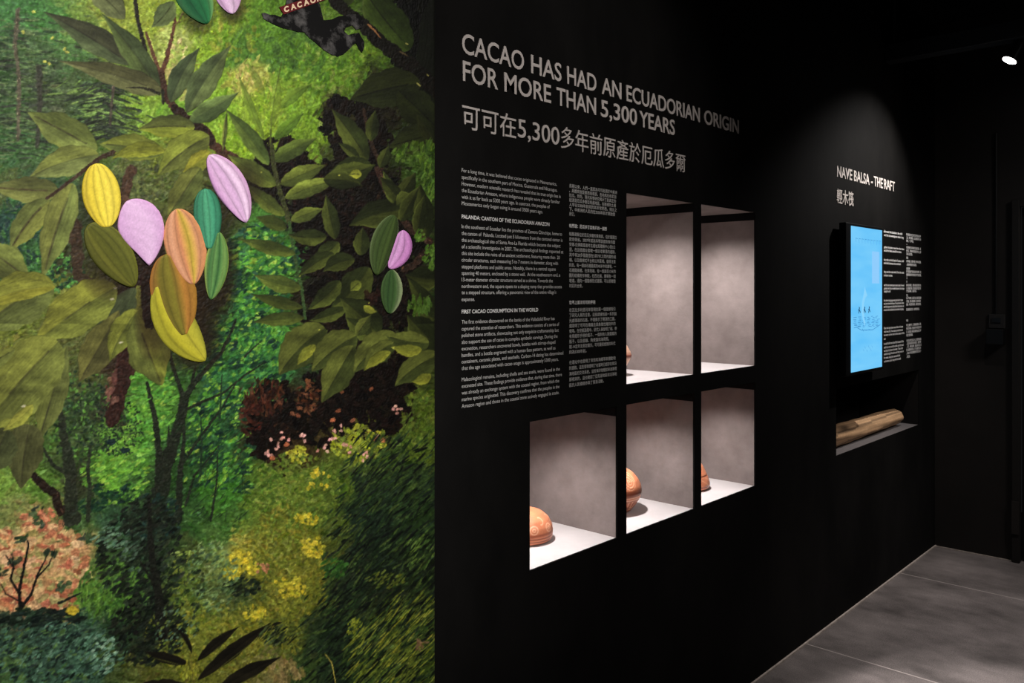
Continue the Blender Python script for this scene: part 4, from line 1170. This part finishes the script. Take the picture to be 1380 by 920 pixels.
BL_C = [["輕木筏是古代厄瓜多爾沿海居民的航海", "工具，用輕木製造，並以繩索綁成平台與", "桅杆，十分堅固。"], ["一", "他們沿著太平洋海岸航行並進行貿易，運", "送可可、貝殼與布料到遠方的市場，並與", "沿岸人民交換。"], ["船帆", "以棉布製成，在風中張開，帶動木筏前進", "，由船員隨時調整方向與高度。"], ["信風帶", "航行的路線與季節的風向和海流相關，船", "員熟悉星象與海流的變化和季節的規律。", "三"],
        ["木", "桅杆支撐船帆，活動木板用來控制方向，", "使木筏保持平穩，並能逆風航行到遠方的", "港口和島嶼，往來不斷。"], ["筏上", "有小屋和貨物，船員可以在上面生活並航", "行數週。原木以繩索捆綁，並由多根輕木", "組成，中央的原木最長，兩側逐漸縮短，", "因此船頭呈現尖形，能夠破浪前行。"], ["甲板"], ["甲板上鋪著竹子，使貨物保持乾燥。兩根", "桅杆支撐船帆，駛向南方海洋和遠方的港", "口，並且運送人員和各種貨物往返於沿海", "地區之間的城鎮。"],
        ["木筏可以裝載五萬公斤以上的貨物和船員", "。這些木筏沿著海岸來回航行，運送貝殼", "、可可、棉布和金屬，並與沿岸各地人民", "進行長期的貿易往來，將文化傳播到各地", "，成為太平洋沿岸最重要的交通工具之一", "，影響深遠。"]]
ROWS_C = [[102, 119, 136], [156, 172, 190, 207], [228, 246, 264], [286, 302, 319, 336], [357, 376, 393, 408], [431, 446, 463, 480, 507], [567], [592, 610, 628, 646], [676, 692, 709, 726, 743, 762]]
ENDS_C = [[563, 564, 524], [490, 563, 564, 518], [495, 563, 540], [504, 564, 565, 491], [490, 565, 563, 540], [495, 565, 563, 564, 556], [495], [564, 566, 564, 520], [565, 564, 566, 563, 566, 505]]
for ls, rs, es in zip(BL_C, ROWS_C, ENDS_C):
    text_block([(t, rr(r), 1100 + e / 4.0) for t, r, e in zip(ls, rs, es)], lambda r: zR(r, 1221.3), 1221.3, 0.0152, rz, 'paragraph', M_BOLD, 0.01)

# letters on the painted sign (kept with the sign)
M_CREAM = mat('sign_cream', (226, 196, 160), .6)
u0, v0 = 378.8, 17.2
dirx, diry = (446 - 381.5), -(19.0 + 2.6)
for i, ch in enumerate('CACAOR'):
    me = text_mesh(ch, 0.05, 0.01)
    v = vco(me)
    e0 = v[:, 0].min()
    sc_ = 12.2
    n = []
    for p in v:
        a_ = (p[0] - e0) * 9.4 + i * 9.3 + 1.5
        h_ = p[1] * 10.2
        L_ = math.hypot(dirx, diry)
        ux, uy = dirx / L_, diry / L_
        n.append(chart(382.0 + ux * a_ + uy * h_ * 0.55, 17.0 + uy * a_ - abs(ux) * h_, -0.0096 - p[2] * 0.02))
    me.vertices.foreach_set('co', np.array(n, dtype=np.float32).ravel())
    me.update(); me.name = 'letter'
    o = obj('letter', me, M_CREAM, sg)
    o.matrix_parent_inverse = Matrix.Translation(-mural.location)
    o.matrix_parent_inverse = Matrix()

# ------------------------------------------------------------------ niches, their lamps and the vessels
GLOW = emit('downlight_glow', (255, 240, 228), 6)
ND = 0.40
NL = {'A': 'bottom-left square niche lit white, holding a domed copper-red bowl', 'B': 'bottom-middle square niche lit white, holding the round banded jar',
      'C': 'bottom-right square niche lit white, holding a small domed vessel', 'D': 'tall upper-left niche with grey plaster walls above the round jar',
      'E': 'tall upper-right niche with grey plaster walls and no vessel showing'}
for k, (x0, x1, z0, z1) in NICHES.items():
    n = empty('display_niche', (x0, TW, z0), NL[k], 'niche', 'lit display niches in the black wall')
    t = 0.012
    bm = bmesh.new()
    box(bm, x0 - t, x0, TW, ND, z0 - t, z1 + t); box(bm, x1, x1 + t, TW, ND, z0 - t, z1 + t)
    box(bm, x0, x1, ND - t, ND, z0, z1); box(bm, x0, x1, TW, ND - t, z1, z1 + t)
    at(bmo('niche_lining', bm, M_PLASTER, n))
    bm = bmesh.new(); box(bm, x0, x1, TW, ND - t, z0 - t, z0)
    at(bmo('niche_base', bm, M_NFLOOR, n))
    bm = bmesh.new(); h_, w_ = 0.030, 0.0015
    box(bm, x0, x0 + w_, TW, ND - t, z1 - h_, z1); box(bm, x1 - w_, x1, TW, ND - t, z1 - h_, z1); box(bm, x0 + w_, x1 - w_, ND - t - w_, ND - t, z1 - h_, z1)
    st = at(bmo('top_strip', bm, M_BLACKPAINT, n)); st['label'] = 'black strip round the top of the niche walls'
    cx, cy = (x0 + x1) / 2 - 0.062, 0.135
    bm = bmesh.new(); tube(bm, (cx, cy, z1 - 0.006), (cx, cy, z1 - 0.0002), 0.032, 24)
    dl = at(bmo('downlight', bm, M_DARK, n))
    bm = bmesh.new(); tube(bm, (cx, cy, z1 - 0.0075), (cx, cy, z1 - 0.0062), 0.02, 24)
    o = bmo('lens', bm, GLOW, dl); o.matrix_parent_inverse = Matrix.Translation(-n.location)
    o.matrix_parent_inverse = Matrix()
    tall = z1 - z0 > 0.5
    spot('niche_light', (cx, cy, z1 - 0.012), (cx - 0.01, cy - 0.03, z0), 22.5 if tall else 11.8, 148, 0.75, (1, 0.93, 0.91), 0.01)


def vessel(name, cx, cy, z, prof, paintf, label, cat, nseg=200):
    """lathe with engraved, painted surface; prof: list of (r, h); paintf(theta, h, r)-> colour, inset"""
    P = []
    hs = []
    pr = np.array(prof, float)
    # resample the profile densely along its length
    seg = np.hypot(np.diff(pr[:, 0]), np.diff(pr[:, 1])); s = np.concatenate([[0], np.cumsum(seg)])
    q = np.linspace(0, s[-1], 150)
    # smooth (Catmull-like) by interpolating and averaging
    R = np.interp(q, s, pr[:, 0]); Hh = np.interp(q, s, pr[:, 1])
    for _ in range(6):
        R[1:-1] = (R[:-2] + 2 * R[1:-1] + R[2:]) / 4; Hh[1:-1] = (Hh[:-2] + 2 * Hh[1:-1] + Hh[2:]) / 4
    th = np.linspace(0, 2 * math.pi, nseg, endpoint=False)
    TH, RR = np.meshgrid(th, R, indexing='ij'); _, HH = np.meshgrid(th, Hh, indexing='ij')
    c, ins = paintf(TH, HH, RR)
    r2 = np.maximum(RR - ins, 0.0005)
    co = np.stack([r2 * np.cos(TH), r2 * np.sin(TH), HH], -1).reshape(-1, 3)
    me = grid_mesh('body', co, nseg, len(q), linarr(c.reshape(-1, 3)), closed_u=True)
    o = obj(name, me, M_CLAY)
    o.location = (cx, cy, z)
    return tag(o, label, cat, 'ancient vessels in the niches')


M_CLAY = painted('burnished_copper_clay', 0.38, 0.5, 1.0, 0.15)
nz = lambda TH, HH, k: np.sin(TH * 7 * k + np.sin(HH * 90 * k) * 2) * .5 + np.sin(TH * 13 * k - HH * 140) * .3


def mixc(c, c2, m):
    return c * (1 - m[..., None]) + np.array(c2, float) * m[..., None]


def paint_bowl(seedang, hmax):
    def f(TH, HH, RR):
        c = np.zeros(TH.shape + (3,)) + np.array([204, 126, 90.])
        c *= (1 + 0.07 * nz(TH, HH, 1))[..., None]
        ins = np.zeros_like(TH)
        for hb in (0.012, 0.021):
            m = np.exp(-((HH - hb) / 0.0016) ** 2); c = mixc(c, (110, 52, 36), m * .8); ins += m * 0.0014
        m = np.exp(-((HH - 0.031) / 0.004) ** 2); c = mixc(c, (130, 60, 40), m * .7)
        for i in range(9):
            a0 = seedang + i * 2 * math.pi / 9
            da = (TH - a0 + math.pi) % (2 * math.pi) - math.pi
            d = np.hypot(da * np.maximum(RR, .02), (HH - 0.047) * 1.1)
            for rr_, ww in ((0.0125, .0017), (0.0045, .0015)):
                m = np.exp(-((d - rr_) / ww) ** 2); c = mixc(c, (238, 192, 160), m * .9); ins += m * 0.0008
            d2_ = np.hypot((da - .35) * np.maximum(RR, .02), (HH - 0.068) * 1.0)
            m = np.exp(-((d2_ - 0.009) / .0016) ** 2) * (da > .3); c = mixc(c, (236, 190, 158), m * .9)
        return c, ins
    return f


def paint_jar(TH, HH, RR):
    c = np.zeros(TH.shape + (3,)) + np.array([200, 122, 86.])
    c *= (1 + 0.06 * nz(TH, HH, 1))[..., None]
    ins = np.zeros_like(TH)
    m = np.clip(1 - np.abs(HH - 0.071) / 0.012, 0, 1) ** .4; c = mixc(c, (112, 54, 38), m * .85)
    for hb in (0.058, 0.050, 0.014):
        m = np.exp(-((HH - hb) / 0.0017) ** 2); c = mixc(c, (228, 176, 144), m * .9); ins += m * .001
    # lower band of squarish hooks
    per = 2 * math.pi / 14
    u = (TH % per) / per; v = (HH - 0.018) / 0.028
    hook = ((np.abs(u - .25) < .05) & (v > .1) & (v < .95)) | ((np.abs(v - .15) < .07) & (u > .25) & (u < .6)) | ((np.abs(u - .6) < .05) & (v > .1) & (v < .7)) | ((np.abs(u - .86) < .045) & (v > .3) & (v < .95))
    m = (hook & (v > 0) & (v < 1)).astype(float); c = mixc(c, (226, 172, 138), m * .85)
    band = ((v > -.1) & (v < 1.1)).astype(float) * (1 - m); c = mixc(c, (140, 74, 52), band * .6)
    # upper spirals
    for i in range(6):
        a0 = .3 + i * 2 * math.pi / 6
        da = (TH - a0 + math.pi) % (2 * math.pi) - math.pi
        dx_ = da * np.maximum(RR, .03); dy_ = HH - 0.112
        d = np.hypot(dx_, dy_)
        w_ = np.arctan2(dy_, dx_)
        m = (np.sin((d / .0085) * 2 * math.pi - w_) > .55) & (d < .03)
        c = mixc(c, (236, 186, 152), m * .8); ins += m * .0006
    return c, ins


def paint_plain(TH, HH, RR):
    c = np.zeros(TH.shape + (3,)) + np.array([206, 130, 94.])
    c *= (1 + 0.07 * nz(TH, HH, 1))[..., None]
    ins = np.zeros_like(TH)
    for hb in (0.014, 0.052):
        m = np.exp(-((HH - hb) / 0.0022) ** 2); c = mixc(c, (120, 58, 40), m * .8); ins += m * .0012
    m = (np.sin(TH * 16 + HH * 260) > .75) & (HH > .02) & (HH < .047); c = mixc(c, (228, 168, 132), m * .7)
    return c, ins


def paint_bottle(TH, HH, RR):
    c = np.zeros(TH.shape + (3,)) + np.array([214, 168, 140.])
    c *= (1 + 0.06 * nz(TH, HH, 1))[..., None]
    m = np.clip(1 - np.abs(HH - 0.067) / 0.009, 0, 1) ** .5; c = mixc(c, (120, 56, 40), m * .9)
    ins = np.exp(-((HH - 0.075) / 0.002) ** 2) * .001
    return c, ins


vessel('ceramic_bowl', 1.849, 0.20, 0.7502, [(0, .0), (.074, .0), (.083, .006), (.0865, .018), (.087, .030), (.084, .048), (.074, .067), (.055, .083), (.030, .0915), (0.0, .094)], paint_bowl(-2.05, .09),
       'domed copper-red bowl with engraved rings, upturned in the bottom-left niche', 'bowl')
vessel('ceramic_jar', 2.297, 0.20, 0.7502, [(0, .0), (.060, .0), (.066, .006), (.083, .026), (.097, .050), (.1015, .070), (.0985, .090), (.089, .110), (.073, .128), (.052, .142), (.028, .150), (.0, .152)], paint_jar,
       'round orange-brown jar with carved spirals and a dark middle band', 'jar')
vessel('ceramic_bowl', 2.7485, 0.20, 0.7502, [(0, .0), (.094, .0), (.103, .006), (.106, .018), (.102, .034), (.092, .058), (.078, .086), (.055, .112), (.03, .126), (0, .130)], paint_plain,
       'copper-red conical bowl half hidden in the bottom-right niche', 'bowl')
vessel('ceramic_bottle', 2.297, 0.20, 1.2112, [(0, .0), (.030, .0), (.034, .004), (.044, .022), (.058, .045), (.068, .066), (.063, .080), (.052, .100), (.038, .120), (.022, .136), (.016, .150), (.018, .160), (0, .160)], paint_bottle,
       'pale clay bottle with a dark waist band in the upper-left niche', 'bottle')

# ------------------------------------------------------------------ raft screen
SXL, SXR = wx(1140.2, -0.05), wx(1190.2, -0.05)
SZ0, SZ1 = 1.112, 1.806
ms = empty('display_screen', ((SXL + SXR) / 2, 0, 1.1), 'upright wall-mounted screen glowing light blue with a sailing raft drawing', 'screen')
bm = bmesh.new(); box(bm, SXL, SXR, -0.05, -0.018, SZ0, SZ1, 0.003)
at(bmo('housing', bm, mat('screen_black', (9, 9, 10), .35, .5), ms))
bm = bmesh.new(); box(bm, SXL + .12, SXR - .12, -0.018, -0.0003, SZ0 + .2, SZ1 - .2)
at(bmo('wall_bracket', bm, M_BLACK, ms))
GXL, GXR, GZ0, GZ1 = wx(1146.9, -0.0505), wx(1188.6, -0.0505), SZ0 + .014, SZ1 - .013
M_SCR = emit('screen_blue', (86, 187, 255), 1.0)
nt = M_SCR.node_tree
b = nt.nodes['Principled BSDF']
tc = nt.nodes.new('ShaderNodeTexCoord'); no = nt.nodes.new('ShaderNodeTexNoise'); no.inputs['Scale'].default_value = 3.0
mpn = nt.nodes.new('ShaderNodeMapping'); mpn.inputs['Scale'].default_value = (1, 1, 5)
cr = nt.nodes.new('ShaderNodeValToRGB'); cr.color_ramp.elements[0].position = .35; cr.color_ramp.elements[1].position = .7
cr.color_ramp.elements[0].color = lin((102, 195, 250)); cr.color_ramp.elements[1].color = lin((122, 206, 252))
nt.links.new(tc.outputs['Object'], mpn.inputs[0]); nt.links.new(mpn.outputs[0], no.inputs['Vector']); nt.links.new(no.outputs['Fac'], cr.inputs[0]); nt.links.new(cr.outputs[0], b.inputs['Emission Color'])
bm = bmesh.new(); box(bm, GXL, GXR, -0.0508, -0.0501, GZ0, GZ1)
scr = at(bmo('screen', bm, M_SCR, ms))
bm = bmesh.new()
px0_, px1_ = GXL + .66 * (GXR - GXL), GXL + .9 * (GXR - GXL); pz0_, pz1_ = GZ1 - .39 * (GZ1 - GZ0), GZ1 - .16 * (GZ1 - GZ0)
box(bm, px0_, px1_, -0.05105, -0.0509, pz0_, pz1_)
o = bmo('drawing', bm, emit('screen_lilac', (142, 204, 252), 1.0), scr)
o['label'] = 'pale block at the right of the screen'
# drawing shown on the screen: sail, mast, three figures, hull strokes, caption lines
YS = -0.0512


def spt(c, r):  # crop units of the screen (187..355 across, 48..857 down) -> point on the screen plane
    return (GXL + (c - 187) / 168.0 * (GXR - GXL), YS, GZ1 - (r - 48) / 800.0 * (GZ1 - GZ0))


def stroke(bm, pts, w):
    P = [Vector(spt(*p)) for p in pts]
    for i in range(len(P) - 1):
        d = (P[i + 1] - P[i]); n = Vector((-d.z, 0, d.x)).normalized() * w / 2
        bm.faces.new([bm.verts.new(P[i] - n), bm.verts.new(P[i + 1] - n), bm.verts.new(P[i + 1] + n), bm.verts.new(P[i] + n)])


bm = bmesh.new()
out = [(258, 380), (252, 420), (243, 470), (241, 520), (248, 570), (256, 600)]; inn = [(262, 590), (256, 550), (252, 510), (254, 470), (262, 440), (272, 428), (264, 405)]
bm.faces.new([bm.verts.new(spt(*p)) for p in out + inn])
o = bmo('drawing', bm, emit('screen_pale', (140, 212, 252), 1.0), scr)
o['label'] = 'pale curved sail'
M_NAVY = emit('screen_navy', (30, 66, 104), 1.0)
for c in (228, 256, 281):
    bm = bmesh.new()
    stroke(bm, [(c, 490), (c + 1, 505), (c - 3, 528)], .007); stroke(bm, [(c, 505), (c + 7, 524)], .006); stroke(bm, [(c + 4, 496), (c - 5, 512)], .004)
    o = bmo('drawing', bm, M_NAVY, scr)
    o['label'] = 'small dark paddling figure'
bm = bmesh.new()
for i in range(7):
    r_ = 550 + i * 9
    for k in range(6):
        a_ = 200 + k * 24 + random.uniform(-6, 6)
        if a_ < 340: stroke(bm, [(a_, r_ + random.uniform(-3, 3)), (a_ + random.uniform(9, 18), r_ + random.uniform(-3, 3))], .003)
stroke(bm, [(212, 602), (240, 622), (300, 626), (345, 600)], .0035)
stroke(bm, [(244, 614), (252, 630)], .004); stroke(bm, [(262, 626), (285, 622)], .003)
for a_, r_ in ((250, 730), (258, 716), (268, 735), (276, 712), (283, 722), (290, 735), (296, 716)):
    stroke(bm, [(a_, r_), (a_ + 3, r_ + 12)], .003)
for k in range(9):
    stroke(bm, [(210 + k * 16, 112 + (k % 2) * 3), (212 + k * 16, 134 + (k % 2) * 3)], .0026); stroke(bm, [(210 + k * 16, 112), (220 + k * 16, 114)], .0026)
o = bmo('drawing', bm, emit('screen_mid', (70, 146, 204), 1.0), scr)
o['label'] = 'fine darker blue lines of the raft and sea'

# ------------------------------------------------------------------ recess with the balsa log
rec = empty('display_recess', (RX0, TW, RZ0), 'long dark recess in the black wall under the blue screen', 'recess')
t, RD = 0.012, 0.34
bm = bmesh.new()
box(bm, RX0 - t, RX0, TW, RD, RZ0 - t, RZ1 + t); box(bm, RX1, RX1 + t, TW, RD, RZ0 - t, RZ1 + t)
box(bm, RX0, RX1, RD - t, RD, RZ0, RZ1); box(bm, RX0, RX1, TW, RD - t, RZ1, RZ1 + t)
at(bmo('recess_lining', bm, mat('recess_black', (22, 20, 19), .7, .2), rec))
bm = bmesh.new(); box(bm, RX0, RX1, TW, RD - t, RZ0 - t, RZ0)
at(bmo('recess_base', bm, noisy('recess_base_grey', (104, 100, 100), (116, 111, 111), 60, .6, .3), rec))
# log: knotty tapered cylinder, split at its left end
lx0, lx1, ly, r0, r1 = RX0 + 0.006, 4.83, 0.095, 0.052, 0.043
N, K = 140, 48
pts, cl = [], []
for i in range(N):
    t_ = i / (N - 1)
    rr_ = r0 + (r1 - r0) * t_
    for j in range(K):
        a_ = 2 * math.pi * j / K
        wv = 1 + .05 * math.sin(a_ * 3 + t_ * 5) + .03 * math.sin(a_ * 7 - t_ * 9) + .02 * math.sin(t_ * 40 + a_ * 2)
        r_ = rr_ * wv
        pts.append((lx0 + (lx1 - lx0) * t_, ly + r_ * math.cos(a_), RZ0 + rr_ * .98 + r_ * math.sin(a_)))
        g = math.sin(a_ * 11 + .6 * math.sin(t_ * 14)) * .5 + math.sin(a_ * 23 + 2 * math.sin(t_ * 9)) * .3
        c = np.array([204, 164, 124.]) * (1 + .13 * g) + random.gauss(0, 4)
        k_ = math.exp(-((t_ - .22) / .05) ** 2) * math.exp(-((a_ - 2.4) / .3) ** 2)
        c = c * (1 - .5 * k_)
        if math.sin(a_ * 5 + 3 * t_) > .8: c = c * .72
        cl.append(c)
pts = np.array(pts)
me = grid_mesh('log', pts.reshape(N, K, 3).transpose(1, 0, 2).reshape(-1, 3), K, N, linarr(np.array(cl)).reshape(N, K, 3).transpose(1, 0, 2).reshape(-1, 3), closed_u=True)
log = tag(obj('balsa_log', me, painted('balsa_wood', .7, .25, 1.0, .5)), 'long pale brown balsa log lying in the dark recess under the screen', 'log')
zoff = pts[:, 2].min() - RZ0
for v in me.vertices: v.co.z -= zoff - 0.0004
for i_, nm in ((0, 'cut_end'), (N - 1, 'cut_end')):
    bm = bmesh.new()
    ring = pts.reshape(N, K, 3)[i_]
    cvt = bm.verts.new((ring[:, 0].mean(), ring[:, 1].mean(), ring[:, 2].mean() - zoff + 0.0004))
    vs = [bm.verts.new((p[0], p[1], p[2] - zoff + 0.0004)) for p in ring]
    for j in range(K): bm.faces.new([cvt, vs[j], vs[(j + 1) % K]])
    bmo(nm, bm, noisy('end_grain', (120, 88, 62), (170, 128, 92), 50, .8, .2), log)

# ------------------------------------------------------------------ things on the back wall and the ceiling
bx_ = WALL_X1
sw = empty('wall_switch', (bx_, -0.325, 1.285), 'small dark grey switch plate on the back wall, above the black box', 'switch')
bm = bmesh.new(); box(bm, bx_ - .012, bx_ - .0004, -0.362, -0.282, 1.287, 1.366, .003)
at(bmo('plate', bm, mat('plate_grey', (46, 44, 43), .6, .2), sw))
bm = bmesh.new(); box(bm, bx_ - .018, bx_ - .012, -0.342, -0.298, 1.318, 1.345, .002)
at(bmo('rocker', bm, M_BLACK, sw))
bm = bmesh.new(); box(bm, bx_ - .07, bx_ - .0004, -0.366, -0.282, 1.200, 1.284, .003)
hb = tag(bmo('wall_box', bm, mat('box_black', (10, 10, 10), .5, .3)), 'black box fixed on the back wall under the switch plate', 'box')
bm = bmesh.new(); tube(bm, (bx_ - .0065, -0.318, 1.3665), (bx_ - .0065, -0.318, 2.38), .006, 12)
cd = tag(bmo('cable_conduit', bm, mat('conduit_black', (15, 15, 15), .5, .3)), 'thin black cable conduit running up the back wall from the switch', 'conduit')
bm = bmesh.new(); box(bm, LAMP.x - .04, LAMP.x + .04, -2.6, -0.0006, 2.666, 2.752, .004)
box(bm, LAMP.x - .03, LAMP.x - .02, -2.55, -2.54, 2.752, ZT); box(bm, LAMP.x - .03, LAMP.x - .02, -.05, -.04, 2.752, ZT)
bm2 = tag(bmo('lighting_track', bm, mat('track_black', (44, 46, 48), .5, .4)), 'long black lighting beam crossing below the ceiling near the back wall', 'lighting track')
lampo = empty('track_spotlight', (LAMP.x, LAMP.y, 2.666), 'small lit spotlight hanging from the ceiling beam at upper right', 'spotlight')
aim = (Vector((4.02, 0, 1.45)) - LAMP).normalized()
bm = bmesh.new(); tube(bm, (LAMP.x, LAMP.y, 2.64), (LAMP.x, LAMP.y, 2.6655), .012, 12)
at(bmo('stem', bm, M_BLACK, lampo))
h0, h1 = LAMP - aim * .045 + Vector((0, 0, -.02)), LAMP + aim * .05 + Vector((0, 0, -.02))
bm = bmesh.new(); tube(bm, h0, h1, .026, 24, .034)
at(bmo('head', bm, M_BLACK, lampo))
bm = bmesh.new(); tube(bm, h1, h1 + aim * .002, .030, 24)
at(bmo('lens', bm, emit('lamp_glow', (255, 246, 238), 30), lampo))
SC.objects['raft_spot'].location = h1 + aim * .01
